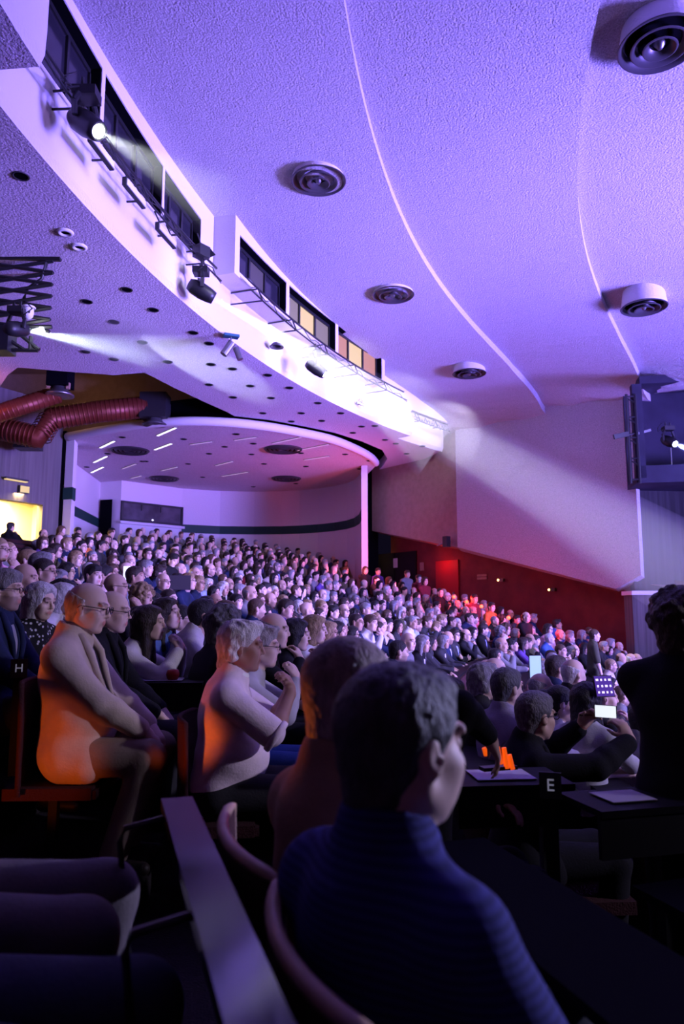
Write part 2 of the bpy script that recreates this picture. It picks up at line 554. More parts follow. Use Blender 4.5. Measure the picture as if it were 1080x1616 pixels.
# --- rear alcove (apse): walls with green stripe, low ceiling with curved thick edge
ZA = 6.3
ap = [(-8.25, 21.45), (-9.3, 24.9), (-9.62, 28.6), (-8.66, 28.2), (-6.67, 30.1), (-5.2, 30.75), (-3.76, 30.9), (-2.6, 30.8), (-1.8, 30.55),
      (-1.0, 30.1), (-0.3, 29.5), (0.2, 28.8), (0.5, 28.0), (0.66, 27.0), (0.72, 25.3)]
aw_ = MB().ribbon(ap, 0.0, ZA + 0.05)
struct(aw_.build('wall_back', M['plaster']), 'curved white rear wall of the alcove')
pl = MB().prism([(0.68, 25.25), (0.90, 25.25), (0.95, 27.0), (0.70, 27.0)], 0.0, ZA + 0.02)
struct(pl.build('trim_1', M['plaster']), 'white pilaster ending the rear alcove by the brown wall')
pl = MB().prism([(-8.02, 21.35), (-8.30, 21.45), (-8.34, 21.9), (-8.12, 21.9)], 0.0, ZA + 0.02)
pil = struct(pl.build('trim_2', M['plaster']), 'white pilaster ending the rear alcove by the concrete wall')
MB().prism([(-8.00, 21.34), (-8.32, 21.43), (-8.33, 21.5), (-8.1, 21.8), (-8.0, 21.6)], 4.50, 4.86).build('stripe', M['green'], pil)
vo = MB().prism([(0.7, 27.9), (1.4, 28.0), (1.4, 28.3), (0.7, 28.3)], 0.0, ZS + 0.5)
struct(vo.build('wall_gap', M['void']), 'dark shadow gap between the alcove and the brown wall')
vo = MB().prism([(-8.33, 21.46), (-8.52, 21.5), (-8.7, 22.4), (-8.36, 22.4)], 0.0, ZS)
struct(vo.build('wall_joint', M['void']), 'dark joint between the concrete wall and the white pilaster')


def offset(pts, d):
    out = []
    for i, p in enumerate(pts):
        a, b = Vector(pts[max(i - 1, 0)]), Vector(pts[min(i + 1, len(pts) - 1)])
        t = (b - a).normalized()
        out.append((p[0] + t.y * d, p[1] - t.x * d))
    return out


for seg, z in ((ap[1:3], 4.66), (ap[4:15], 4.62)):
    seg2 = offset(seg, 0.03)
    poly = seg2 + list(reversed(offset(seg, -0.02)))
    st = MB().prism(poly, z - 0.17, z + 0.17)
    struct(st.build('trim_3', M['green']), 'dark green stripe along the rear alcove wall')
ceil_poly = apse_arc + [(-8.6, 22.5)] + ap[1:14] + [(0.95, 26.9)]
apc = MB().prism(ceil_poly, ZA, ZA + 0.18)
struct(apc.build('ceiling_alcove', M['soffit']), 'low pink lit ceiling of the rear alcove with a curved edge')
# smooth rounded lip on the alcove ceiling's curved front edge


def catmull(pts, n=6):
    out = []
    P = [Vector((*p, 0)) if len(p) == 2 else Vector(p) for p in pts]
    for i in range(len(P) - 1):
        p0, p1, p2, p3 = P[max(i - 1, 0)], P[i], P[i + 1], P[min(i + 2, len(P) - 1)]
        for k in range(n):
            t = k / n
            out.append(0.5 * ((2 * p1) + (-p0 + p2) * t + (2 * p0 - 5 * p1 + 4 * p2 - p3) * t * t + (-p0 + 3 * p1 - 3 * p2 + p3) * t ** 3))
    out.append(P[-1])
    return out


lip = MB().tube([(p.x, p.y, ZA + 0.10) for p in catmull(apse_arc, 5)], 0.13, 10)
struct(lip.build('trim_4', M['plaster'], smooth=True), 'rounded pale lip along the alcove ceiling edge')
# void above the gap and the ceiling hole
vd = MB().prism([(1.7, 25.4), (1.7, 28.6), (-4, 21.6), (-9.0, 21.4), (-3.4, 19.3), (0.2, 20.9)], ZS + 0.36, ZS + 0.45)
struct(vd.build('ceiling_gap', M['void']), 'dark void above the alcove edge')

# booth face in the alcove: doorway and projection window
dd = MB()
p0, p1 = Vector((-9.55, 28.44)), Vector((-9.0, 28.22))
n_ = Vector((0.37, -0.93))
dd.prism([tuple(p0 + n_ * 0.0), tuple(p1 + n_ * 0.0), tuple(p1 + n_ * 0.05), tuple(p0 + n_ * 0.05)], 2.6, 5.55)
struct(dd.build('door_1', M['void']), 'dark open doorway at the corner of the projection booth')
q0, q1 = Vector((-8.66, 28.2)), Vector((-6.67, 30.1))
qd = (q1 - q0).normalized(); qn = Vector((qd.y, -qd.x))
if qn.y > 0: qn = -qn
win = struct(empty('window_9', (0, 0, 0)), 'long projection booth window in a dark frame on the rear wall')


def face_box(t0, t1, z0, z1, d0, d1, name, m, parent):
    L = (q1 - q0).length
    a, b = q0 + qd * L * t0, q0 + qd * L * t1
    return MB().prism([tuple(a + qn * d0), tuple(b + qn * d0), tuple(b + qn * d1), tuple(a + qn * d1)], z0, z1).build(name, m, parent)


wz0, wz1 = 4.72, 5.50
face_box(0.0, 1.0, wz0, wz0 + 0.07, 0.0, 0.10, 'frame_rail', M['black'], win)
face_box(0.0, 1.0, wz1 - 0.07, wz1, 0.0, 0.10, 'frame_rail', M['black'], win)
face_box(0.0, 0.03, wz0, wz1, 0.0, 0.10, 'frame_stile', M['black'], win)
face_box(0.97, 1.0, wz0, wz1, 0.0, 0.10, 'frame_stile', M['black'], win)
M['booth_glass'] = mat('booth_glass', (0.09, 0.085, 0.10), 0.25, vary=0.5, vscale=2)
face_box(0.03, 0.97, wz0 + 0.07, wz1 - 0.07, 0.0, 0.04, 'pane', M['booth_glass'], win)
for t in (0.32, 0.63):
    MB().bar(tuple((q0 + qd * 2.75 * t + qn * 0.06)) + (5.42,), tuple((q0 + qd * 2.75 * t + qn * 0.06)) + (5.18,), 0.025).build('hanger', M['black'], win)
MB().box((*(q0 + qd * 1.37 + qn * 0.07), wz0 + 0.12), (0.05, 0.05, 0.05)).build('indicator_lamp', M['slot'], win)
face_box(-0.02, 1.02, wz0 - 0.12, wz0 - 0.03, 0.0, 0.16, 'sill', M['plaster'], win)

# --- concrete wall with the bright foyer doorway
c0, c1 = Vector((-8.42, 21.45)), Vector((-11.3, 16.8))
cd = (c1 - c0).normalized(); cn = Vector((-cd.y, cd.x))
if cn.x < 0: cn = -cn
L = (c1 - c0).length
tu = lambda u: (lambda k: ((k * c0.y - c0.x) / (cd.x - k * cd.y)))((u - 540) / F * 1.0)
t60 = 0.55; t00 = 2.25
ZD = 4.28
wc = MB()
for (ta, tb, z0, z1) in ((0, t60, 1.0, 7.4), (t60, t00, ZD, 7.4), (t00, L, 1.0, 7.4)):
    a, b = c0 + cd * ta, c0 + cd * tb
    wc.prism([tuple(a), tuple(b), tuple(b - cn * 0.25), tuple(a - cn * 0.25)], z0, z1)
struct(wc.build('wall_left', M['concrete']), 'board marked concrete wall beside the alcove')
fo = MB()
a, b = c0 + cd * (t60 - 0.8), c0 + cd * (t00 + 0.8)
fo.ribbon([tuple(a - cn * 0.26), tuple(a - cn * 1.6), tuple(b - cn * 1.6), tuple(b - cn * 0.26)], 1.6, 4.6)
fo.add([(*(a - cn * .26), 4.6), (*(b - cn * .26), 4.6), (*(b - cn * 1.6), 4.6), (*(a - cn * 1.6), 4.6)], [(0, 1, 2, 3)])
fo.add([(*(a - cn * .26), 2.02), (*(b - cn * .26), 2.02), (*(b - cn * 1.6), 2.02), (*(a - cn * 1.6), 2.02)], [(0, 1, 2, 3)])
struct(fo.build('wall_foyer', M['foyer']), 'bright yellow foyer seen through the open doorway')
dm = c0 + cd * (t60 + t00) / 2
lamp('foyer_lamp', 'AREA', (*(dm - cn * 0.8), 4.5), (1.0, 0.74, 0.30), 620, (*(dm - cn * 0.8), 2), shape='RECTANGLE', size=1.6, size_y=1.0)
ld = MB().prism([tuple(dm - cd * 1.6), tuple(dm + cd * 1.6), tuple(dm + cd * 1.6 + cn * 1.0), tuple(dm - cd * 1.6 + cn * 1.0)], 1.2, 2.05)
struct(ld.build('floor_landing', M['carpet']), 'dark landing in front of the foyer doorway')
# upper void of the ceiling hole: brown walls and deck
hp = [(-3.0, 19.6)] + hole + [(-9.8, 17.6), (-12.5, 18), (-12.5, 22.6), (-8.3, 21.6)]
hv = MB().ribbon([tuple(p) for p in hole + [(-14, 18)]], ZS + 0.3, 8.7)
hv.prism([(-2.6, 14.5), (-2.2, 22.6), (-14.2, 22.6), (-14.2, 14.5)], 8.65, 8.75)
hv.ribbon([(-14, 22.3), (-2.3, 22.3)], ZS, 8.7)
struct(hv.build('wall_plenum', M['brown']), 'brown plenum above the opening in the soffit')

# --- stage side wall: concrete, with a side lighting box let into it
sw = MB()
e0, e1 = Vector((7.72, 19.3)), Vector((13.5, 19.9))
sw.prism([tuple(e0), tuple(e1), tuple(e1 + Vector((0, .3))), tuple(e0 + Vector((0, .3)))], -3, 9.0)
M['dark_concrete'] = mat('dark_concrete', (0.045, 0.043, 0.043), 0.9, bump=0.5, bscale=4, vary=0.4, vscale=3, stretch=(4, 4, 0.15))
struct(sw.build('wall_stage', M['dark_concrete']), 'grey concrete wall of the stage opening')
pr = MB().prism([(7.42, 18.75), (8.28, 18.75), (8.28, 19.3), (7.42, 19.3)], -3, 1.62)
struct(pr.build('wall_pier', M['concrete']), 'short concrete pier under the white ledge')
lg = MB().prism([(7.36, 18.6), (8.36, 18.6), (8.36, 19.3), (7.36, 19.3)], 1.62, 1.72)
struct(lg.build('trim_5', M['plaster']), 'thin white ledge on the concrete pier')
M['bluebox'] = mat('blue_black_box', (0.030, 0.028, 0.048), 0.8, vary=0.3, vscale=2)
b0 = Vector((7.46, 18.15)); b1 = Vector((13.0, 17.2)); bd = (b1 - b0).normalized(); bn = Vector((-bd.y, bd.x))
if bn.y < 0: bn = -bn
b3 = lambda t, d: tuple(b0 + bd * t + bn * d)
bx = MB()
bx.prism([b3(0, 0), b3(6, 0), b3(6, 1.6), b3(0.0, 1.6)], 4.42, 4.54)
bx.prism([b3(0, 0), b3(6, 0), b3(6, .08), b3(0.0, .08)], 4.54, 4.86)
bx.prism([b3(0, 0), b3(.24, 0), b3(.24, .24), b3(0.0, .24)], 4.54, 7.0)
bx.prism([b3(0, 1.0), b3(6, 1.0), b3(6, 1.12), b3(0.0, 1.12)], 4.54, 7.4)
bx.prism([b3(0.2, 0.0), b3(6, 0.0), b3(6, 1.6), b3(0.2, 1.6)], 7.0, 7.2)
struct(bx.build('wall_side_box', M['bluebox']), 'dark side lighting box projecting from the stage wall')
# closing walls behind and above so that nothing shines through
cl = MB()
cl.ribbon([(-14.2, 23), (-14.2, -3), (3, -3)], -3, 9.8)
struct(cl.build('wall_side', M['brown']), 'plain dark side wall of the hall')
print('structure', time.time() - T0)
# ------------------------------------------------------------------ bodies as one continuous surface: distance fields -> surface nets
f32 = np.float32


class Field:
    def __init__(s):
        s.pr = []

    def cone(s, a, b, ra, rb, k=0.03, op='u'):
        s.pr.append(('c', np.array(a, f32), np.array(b, f32), ra, rb, k, op)); return s

    def ell(s, c, r, R=None, k=0.03, op='u'):
        s.pr.append(('e', np.array(c, f32), np.array(r, f32), None if R is None else np.array(R, f32), 0, k, op)); return s

    def half(s, p, n, k=0.01):
        """cut away everything on the side the normal n points to"""
        s.pr.append(('h', np.array(p, f32), np.array(n, f32) / np.linalg.norm(n), 0, 0, k, 's')); return s

    def noise(s, amp, freq, seed=0):
        s.pr.append(('n', amp, freq, seed, 0, 0, 'n')); return s

    def mesh(s, h, grow=0.0):
        lo, hi = np.full(3, 1e9), np.full(3, -1e9)
        for p in s.pr:
            if p[6] != 'u': continue
            if p[0] == 'c':
                r = max(p[3], p[4])
                lo = np.minimum(lo, np.minimum(p[1], p[2]) - r); hi = np.maximum(hi, np.maximum(p[1], p[2]) + r)
            else:
                r = max(p[2])
                lo = np.minimum(lo, p[1] - r); hi = np.maximum(hi, p[1] + r)
        m = grow + 3.5 * h + 0.012
        lo -= m; hi += m
        n = np.ceil((hi - lo) / h).astype(int) + 1
        ax = [(lo[i] + h * np.arange(n[i])).astype(f32) for i in range(3)]
        D = np.full(n, 0.2, f32)
        for p in s.pr:
            kind, k, op = p[0], p[5], p[6]
            if kind == 'n':
                amp, fr, sd = p[1], p[2], p[3]
                X, Y, Z = ax[0][:, None, None], ax[1][None, :, None], ax[2][None, None, :]
                q = np.sin(X * fr + 1.7 * sd + 1.3 * np.sin(Z * fr * 0.7)) * np.sin(Y * fr * 1.1 + 0.9 * sd + 1.1 * np.sin(X * fr * 0.6)) * np.sin(Z * fr * 0.93 + 2.3 * sd + np.sin(Y * fr * 0.8))
                D += (amp * q).astype(f32)
                continue
            if kind == 'h':
                X, Y, Z = ax[0][:, None, None] - p[1][0], ax[1][None, :, None] - p[1][1], ax[2][None, None, :] - p[1][2]
                d = X * p[2][0] + Y * p[2][1] + Z * p[2][2]
                np.maximum(D, d, out=D)
                continue
            if kind == 'c':
                r = max(p[3], p[4]) + grow
                bl, bh = np.minimum(p[1], p[2]) - r, np.maximum(p[1], p[2]) + r
            else:
                r = max(p[2]) + grow
                bl, bh = p[1] - r, p[1] + r
            mg = k + 3 * h + 0.004
            i0 = np.clip(np.floor((bl - mg - lo) / h).astype(int), 0, n - 1)
            i1 = np.clip(np.ceil((bh + mg - lo) / h).astype(int) + 1, 1, n)
            sl = tuple(slice(i0[i], i1[i]) for i in range(3))
            X, Y, Z = ax[0][sl[0]][:, None, None], ax[1][sl[1]][None, :, None], ax[2][sl[2]][None, None, :]
            if kind == 'c':
                a, b = p[1], p[2]
                ab = b - a
                L2 = max(float(ab @ ab), 1e-9)
                X, Y, Z = X - a[0], Y - a[1], Z - a[2]
                t = np.clip((X * ab[0] + Y * ab[1] + Z * ab[2]) / L2, 0, 1)
                d = np.sqrt((X - t * ab[0]) ** 2 + (Y - t * ab[1]) ** 2 + (Z - t * ab[2]) ** 2) - (p[3] + (p[4] - p[3]) * t)
            else:
                X, Y, Z = X - p[1][0], Y - p[1][1], Z - p[1][2]
                if p[3] is not None:
                    R = p[3]
                    X, Y, Z = X * R[0, 0] + Y * R[1, 0] + Z * R[2, 0], X * R[0, 1] + Y * R[1, 1] + Z * R[2, 1], X * R[0, 2] + Y * R[1, 2] + Z * R[2, 2]
                rr = p[2]
                k0 = np.sqrt((X / rr[0]) ** 2 + (Y / rr[1]) ** 2 + (Z / rr[2]) ** 2)
                k1 = np.sqrt((X / rr[0] ** 2) ** 2 + (Y / rr[1] ** 2) ** 2 + (Z / rr[2] ** 2) ** 2)
                d = k0 * (k0 - 1) / np.maximum(k1, 1e-6)
            cur = D[sl]
            if op == 'u':
                d = d - grow
                if k > 0:
                    hh = np.maximum(k - np.abs(cur - d), 0) / k
                    D[sl] = np.minimum(cur, d) - hh * hh * k * 0.25
                else:
                    D[sl] = np.minimum(cur, d)
            else:
                d = -d
                if k > 0:
                    hh = np.maximum(k - np.abs(cur - d), 0) / k
                    D[sl] = np.maximum(cur, d) + hh * hh * k * 0.25
                else:
                    D[sl] = np.maximum(cur, d)
        return nets(D, lo, h)


def nets(D, lo, h):
    sg = D < 0
    nx, ny, nz = D.shape
    c = np.zeros((nx - 1, ny - 1, nz - 1), np.uint8)
    offs = [(i, j, k) for i in (0, 1) for j in (0, 1) for k in (0, 1)]
    for i, j, k in offs:
        c += sg[i:nx - 1 + i, j:ny - 1 + j, k:nz - 1 + k]
    mask = (c > 0) & (c < 8)
    I, J, K = np.nonzero(mask)
    idx = np.full(mask.shape, -1, np.int32)
    idx[I, J, K] = np.arange(len(I))
    pos = np.zeros((len(I), 3), f32); cnt = np.zeros(len(I), f32)
    val = {o: D[I + o[0], J + o[1], K + o[2]] for o in offs}
    for a in offs:
        for x in range(3):
            if a[x] == 0:
                b = list(a); b[x] = 1; b = tuple(b)
                va, vb = val[a], val[b]
                m = (va < 0) != (vb < 0)
                t = np.where(m, va / np.where(m, va - vb, 1), 0)
                for q in range(3):
                    pos[:, q] += np.where(m, a[q] + (t if q == x else 0), 0)
                cnt += m
    pos /= np.maximum(cnt, 1)[:, None]
    V = (pos + np.stack([I, J, K], 1)) * h + lo
    quads = []
    for x in range(3):
        s0 = [slice(1, d - 1) for d in D.shape]
        A = [slice(1, D.shape[q] - 1) for q in range(3)]; A[x] = slice(0, D.shape[x] - 1)
        B = list(A); B[x] = slice(1, D.shape[x])
        e = sg[tuple(A)] != sg[tuple(B)]
        flip = sg[tuple(A)]
        i, j, k = np.nonzero(e)
        f = flip[i, j, k]
        o = [0 if q == x else 1 for q in range(3)]
        base = np.stack([i + o[0], j + o[1], k + o[2]], 1)
        u, v = [(1, 2), (2, 0), (0, 1)][x]

        def cell(du, dv):
            p = base.copy(); p[:, u] += du; p[:, v] += dv
            return idx[p[:, 0], p[:, 1], p[:, 2]]
        q = np.stack([cell(-1, -1), cell(0, -1), cell(0, 0), cell(-1, 0)], 1)
        q[~f] = q[~f][:, ::-1]
        quads.append(q)
    Q = np.concatenate(quads)
    return V, Q


def raw_mesh(name, V, Q, col=None, smooth=1):
    if smooth:
        for _ in range(smooth):                      # one light Laplacian pass
            acc = np.zeros_like(V); n = np.zeros(len(V))
            for a in range(4):
                b = (a + 1) % 4
                np.add.at(acc, Q[:, a], V[Q[:, b]]); np.add.at(acc, Q[:, b], V[Q[:, a]])
                np.add.at(n, Q[:, a], 1); np.add.at(n, Q[:, b], 1)
            V = V * 0.5 + 0.5 * acc / np.maximum(n, 1)[:, None]
    me = bpy.data.meshes.new(name)
    me.vertices.add(len(V)); me.vertices.foreach_set('co', V.astype(f32).ravel())
    me.loops.add(len(Q) * 4); me.loops.foreach_set('vertex_index', Q.astype(np.int32).ravel())
    me.polygons.add(len(Q)); me.polygons.foreach_set('loop_start', np.arange(0, len(Q) * 4, 4, dtype=np.int32))
    if col is not None:
        at_ = me.color_attributes.new('Col', 'FLOAT_COLOR', 'POINT')
        c4 = np.ones((len(V), 4), f32); c4[:, :3] = col(V)
        at_.data.foreach_set('color', c4.ravel())
    me.update(calc_edges=True)
    me.shade_smooth()
    return me


# ------------------------------------------------------------------ skeleton: faces +X, stands at z = 0 under the hips
V3 = lambda *a: np.array(a, float)


def unit(v): return v / max(np.linalg.norm(v), 1e-9)


def rotm(yaw=0, pitch=0, roll=0):
    """pitch > 0 looks down, yaw > 0 turns to its own left side"""
    cy, sy, cp, sp, cr, sr = math.cos(yaw), math.sin(yaw), math.cos(pitch), math.sin(pitch), math.cos(roll), math.sin(roll)
    Z = np.array([[cy, -sy, 0], [sy, cy, 0], [0, 0, 1]]); Y = np.array([[cp, 0, sp], [0, 1, 0], [-sp, 0, cp]]); X = np.array([[1, 0, 0], [0, cr, -sr], [0, sr, cr]])
    return Z @ Y @ X


def ik(a, t, l1, l2, pole):
    d = t - a; L = np.linalg.norm(d)
    if L > (l1 + l2) * 0.995:
        d *= (l1 + l2) * 0.995 / L; t = a + d; L = np.linalg.norm(d)
    u = d / L
    x = (l1 * l1 - l2 * l2 + L * L) / (2 * L)
    hgt = math.sqrt(max(l1 * l1 - x * x, 0))
    p = pole - u * (pole @ u)
    return a + u * x + unit(p) * hgt, t


class Pose:
    def __init__(s, stand=False, lean=0.05, arms='lap', yaw=0.0, pitch=0.05, roll=0.0, build=1.0, belly=0.0, fwd=0.0, twist=0.0, wr=None, poles=None, hands=None, spread=0.12, kx=0.46, ax=0.42):
        s.stand = stand; s.b = build; s.belly = belly
        hz = 0.93 if stand else 0.53
        s.hip = V3(0, 0, hz)
        up = V3(math.sin(lean), 0, math.cos(lean))
        s.up = up
        s.waist = s.hip + up * 0.16
        s.chest = s.hip + up * 0.35
        s.sh0 = s.hip + up * 0.495
        s.side = V3(-math.sin(twist), math.cos(twist), 0)
        s.front = unit(np.cross(s.side, up))
        s.neck = s.hip + up * 0.545 + V3(0.012, 0, 0)
        s.R = rotm(yaw, pitch, roll)
        s.head = s.neck + up * 0.10 + V3(0.035 + fwd, 0, 0.035)
        s.sh = [s.sh0 - up * 0.042 + s.side * (0.172 * build * q) for q in (1, -1)]
        if stand:
            s.hipj = [s.hip + V3(0, 0.085 * q, -0.02) for q in (1, -1)]
            s.knee = [V3(0.03, 0.10 * q, 0.50) for q in (1, -1)]
            s.ank = [V3(-0.02, 0.11 * q, 0.085) for q in (1, -1)]
        else:
            s.hipj = [s.hip + V3(0.02, 0.09 * q, -0.01) for q in (1, -1)]
            s.knee = [V3(kx, spread * q, 0.52) for q in (1, -1)]
            s.ank = [V3(ax, (spread + 0.01) * q, 0.085) for q in (1, -1)]
        P = {'lap': [(0.36, 0.07, 0.63), (0.36, -0.07, 0.63)], 'desk': [(0.50, 0.16, 0.78), (0.50, -0.16, 0.78)],
             'chin': [(0.30, 0.10, 0.70), None], 'mouth': [None, None], 'folded': [(0.23, -0.12, 0.80), (0.25, 0.12, 0.77)],
             'side': [(0.10, 0.27, 0.36 + 0.45 * stand), (0.10, -0.27, 0.36 + 0.45 * stand)], 'phone': [(0.44, 0.07, 1.22), (0.44, -0.05, 1.24)]}[arms]
        hm = s.head + s.R @ V3(0.135, 0, -0.105)
        if arms == 'chin': P[1] = tuple(hm + V3(0.05, -0.045, -0.085))
        if arms == 'mouth': P = [tuple(hm + V3(0.075, 0.05, -0.075)), tuple(hm + V3(0.075, -0.045, -0.085))]
        if wr: P = [wr[i] or P[i] for i in (0, 1)]
        s.el, s.wr, s.hd = [], [], []
        for i, q in enumerate((1, -1)):
            pole = V3(-0.25, 0.75 * q, -0.8)
            if poles: pole = V3(*poles[i])
            e, w_ = ik(s.sh[i], V3(*P[i]), 0.285, 0.25, pole)
            s.el.append(e); s.wr.append(w_)
            d = unit(w_ - e)
            nrm = unit(V3(0, -q, 0.2))
            if arms in ('lap', 'desk'): d = unit(d + V3(0.3, -0.35 * q, -0.3)); nrm = V3(0, -0.2 * q, -1)
            if arms in ('mouth',) or (arms == 'chin' and i == 1): d = unit(d + V3(-0.35, 0.25 * (-q), 0.45)); nrm = unit(V3(-0.8, -q * 0.5, 0))
            if hands and hands[i]: d, nrm = unit(V3(*hands[i][0])), V3(*hands[i][1])
            nrm = unit(nrm - d * (nrm @ d))
            s.hd.append((d, nrm))
        s.curl = 0.9 if arms in ('lap', 'chin', 'mouth', 'phone', 'folded') else 0.45


def add_hand(f, w_, d, n, q, curl, sc=1.0, k=0.006):
    s_ = np.cross(n, d) * 1.0                          # across the palm
    R = np.stack([d, s_, n], 1)
    c = w_ + d * 0.052 * sc
    f.cone(w_, w_ + d * 0.03, 0.026 * sc, 0.028 * sc, 0.02)
    f.ell(c, (0.052 * sc, 0.040 * sc, 0.018 * sc), R, 0.012)
    th = 1 if q > 0 else -1                            # thumb side
    for i, L in enumerate((0.078, 0.088, 0.082, 0.064)):
        off = (0.029 - 0.0195 * i) * th
        a = w_ + d * (0.092 - 0.004 * abs(i - 1)) * sc + s_ * off * sc
        r = 0.0092 * sc
        ang_ = 0.25
        p = a
        for j, fr in enumerate((0.46, 0.30, 0.24)):
            ang_ += curl * (0.75 if j else 0.45)
            dd = d * math.cos(ang_) + n * math.sin(ang_) + s_ * off * 1.2
            q_ = p + unit(dd) * L * fr * sc
            f.cone(p, q_, r, r * 0.92, k)
            p = q_; r *= 0.93
    a = w_ + d * 0.03 * sc + s_ * 0.03 * th * sc
    b = a + unit(d * 0.75 + s_ * 0.75 * th + n * 0.45) * 0.045 * sc
    f.cone(a, b, 0.013 * sc, 0.0115 * sc, 0.012)
    f.cone(b, b + unit(d * 0.95 + s_ * 0.15 * th + n * (0.35 + 0.4 * curl)) * 0.034 * sc, 0.0108 * sc, 0.009 * sc, k)


def add_head(f, P, fem=False, nose=1.0):
    H, R = P.head, P.R
    L = lambda x, y, z: H + R @ V3(x, y, z)
    j = 0.92 if fem else 1.0
    f.cone(P.neck - P.up * 0.05, L(-0.015, 0, -0.07), 0.058 * (0.88 if fem else 1), 0.052 * (0.86 if fem else 1.02), 0.04)
    f.ell(L(-0.012, 0, 0.035), (0.098, 0.077, 0.088), R, 0.02)
    f.ell(L(0.022, 0, -0.035), (0.070 * j, 0.060 * j, 0.074), R, 0.025)
    f.cone(L(0.045, 0, -0.05), L(0.066, 0, -0.094), 0.040 * j, 0.023 * j, 0.02)
    for q in (1, -1):
        f.cone(L(-0.012, 0.058 * q * j, -0.05), L(0.052, 0.026 * q, -0.095), 0.020, 0.014, 0.025)   # jaw line
        f.ell(L(0.056, 0.044 * q, -0.022), (0.028, 0.022, 0.024), R, 0.02)      # cheek
        f.ell(L(0.032, 0.042 * q * j, -0.050), (0.046, 0.021, 0.042), R, 0.02)
        f.cone(L(0.078, 0.048 * q, 0.030), L(0.090, 0.014 * q, 0.028), 0.010, 0.011, 0.015)   # brow
        f.ell(L(0.098, 0.032 * q, 0.008), (0.017, 0.017, 0.012), R, 0.012, 's')
        f.ell(L(0.080, 0.032 * q, 0.007), (0.012, 0.014, 0.011), R, 0.003)
        f.ell(L(-0.012, 0.078 * q, -0.004), (0.021, 0.010, 0.033), R @ rotm(0.35 * q, -0.15), 0.006)   # ear
        f.ell(L(-0.006, 0.088 * q, 0.0), (0.010, 0.006, 0.018), R, 0.005, 's')
    f.cone(L(0.088, 0, 0.022), L(0.1085 * nose ** 0.3, 0, -0.022), 0.0075, 0.0105 * nose, 0.010)
    for q in (1, -1): f.ell(L(0.096, 0.011 * q, -0.027), (0.010, 0.0065, 0.007), R, 0.006)
    f.cone(L(0.089, -0.018, -0.053), L(0.089, 0.018, -0.053), 0.0075, 0.0075, 0.006)
    f.cone(L(0.087, -0.016, -0.065), L(0.087, 0.016, -0.065), 0.0085, 0.0085, 0.006)
    f.ell(L(0.099, 0, -0.059), (0.008, 0.022, 0.0018), R, 0.002, 's')


def add_torso(f, P, k=0.05):
    b = P.b
    T = np.stack([P.front, P.side, P.up], 1)
    f.ell(P.hip + P.up * 0.02, (0.125, 0.172 * b, 0.13), T, k)
    f.ell(P.waist + P.front * (0.01 + 0.05 * P.belly), (0.118 + 0.06 * P.belly, 0.150 * b + 0.03 * P.belly, 0.16), T, k)
    f.ell(P.chest, (0.118 * b, 0.165 * b, 0.175), T, k)
    f.cone(P.sh[0] - P.side * 0.035 - P.up * 0.005, P.sh[1] + P.side * 0.035 - P.up * 0.005, 0.054, 0.054, k)
    f.cone(P.sh0 - P.front * 0.01 - P.up * 0.02, P.neck, 0.085, 0.056, k)
    for i, q in enumerate((1, -1)):
        f.cone(P.neck - P.front * 0.015 - P.up * 0.015, P.sh[i] + P.up * 0.012, 0.045, 0.046, 0.04)


def add_arm(f, P, i, r=1.0, hand=True, upto=1.0, k=0.03):
    a, e, w_ = P.sh[i], P.el[i], P.wr[i]
    f.cone(a, e, 0.050 * r, 0.041 * r, k)
    if upto > 0.5:
        m = e + (w_ - e) * 0.30
        f.cone(e, m, 0.040 * r, 0.041 * r, 0.02)
        f.cone(m, e + (w_ - e) * min(1, upto), 0.040 * r, 0.029 * r, 0.02)


def add_legs(f, P, feet=True):
    for i in (0, 1):
        f.cone(P.hipj[i], P.knee[i], 0.090, 0.060, 0.04)
        m = P.knee[i] + (P.ank[i] - P.knee[i]) * 0.35
        f.cone(P.knee[i], m, 0.058, 0.056, 0.03)
        f.cone(m, P.ank[i], 0.055, 0.038, 0.03)
        if feet:
            f.cone(P.ank[i] - V3(0.03, 0, 0.04), P.ank[i] + V3(0.14, 0.01 * (1 - 2 * i), -0.052), 0.040, 0.030, 0.03)


def body_field(P, fem=False, nose=1.0):
    f = Field()
    add_torso(f, P)
    add_legs(f, P)
    for i, q in enumerate((1, -1)):
        add_arm(f, P, i)
    for i, q in enumerate((1, -1)):
        add_hand(f, P.wr[i], *P.hd[i], q, P.curl)
    add_head(f, P, fem, nose)
    return f


def face_paint(P, beard=0.0, brow=0.35):
    """brows, eyes, lips and stubble as colours of the skin"""
    def col(V):
        q = (V - P.head) @ P.R
        c = np.ones((len(V), 3), f32)
        x, y, z = q[:, 0], np.abs(q[:, 1]), q[:, 2]
        fr = x > 0.05
        b = fr & (((y - 0.032) / 0.022) ** 2 + ((z - 0.033 - 0.1 * (0.03 - np.abs(y - 0.03))) / 0.007) ** 2 < 1)
        c[b] = (brow, brow * 0.9, brow * 0.85)
        e = fr & (((y - 0.032) / 0.012) ** 2 + ((z - 0.008) / 0.006) ** 2 < 1)
        c[e] = (0.16, 0.13, 0.13)
        l = fr & (((q[:, 1]) / 0.024) ** 2 + ((z + 0.059) / 0.013) ** 2 < 1) & (x > 0.08)
        c[l] = (0.80, 0.48, 0.50)
        c[(V[:, 2] < 0.125)] = (0.03, 0.03, 0.03)
        if beard:
            m = (x > 0.0) & (z < -0.03) & (z > -0.14) & ~l & ~((y < 0.018) & (z > -0.045)) & (x + (-z) * 0.2 > 0.02)
            c[m] = c[m] * (1 - beard) + beard * np.array((0.35, 0.32, 0.31))
        return c
    return col


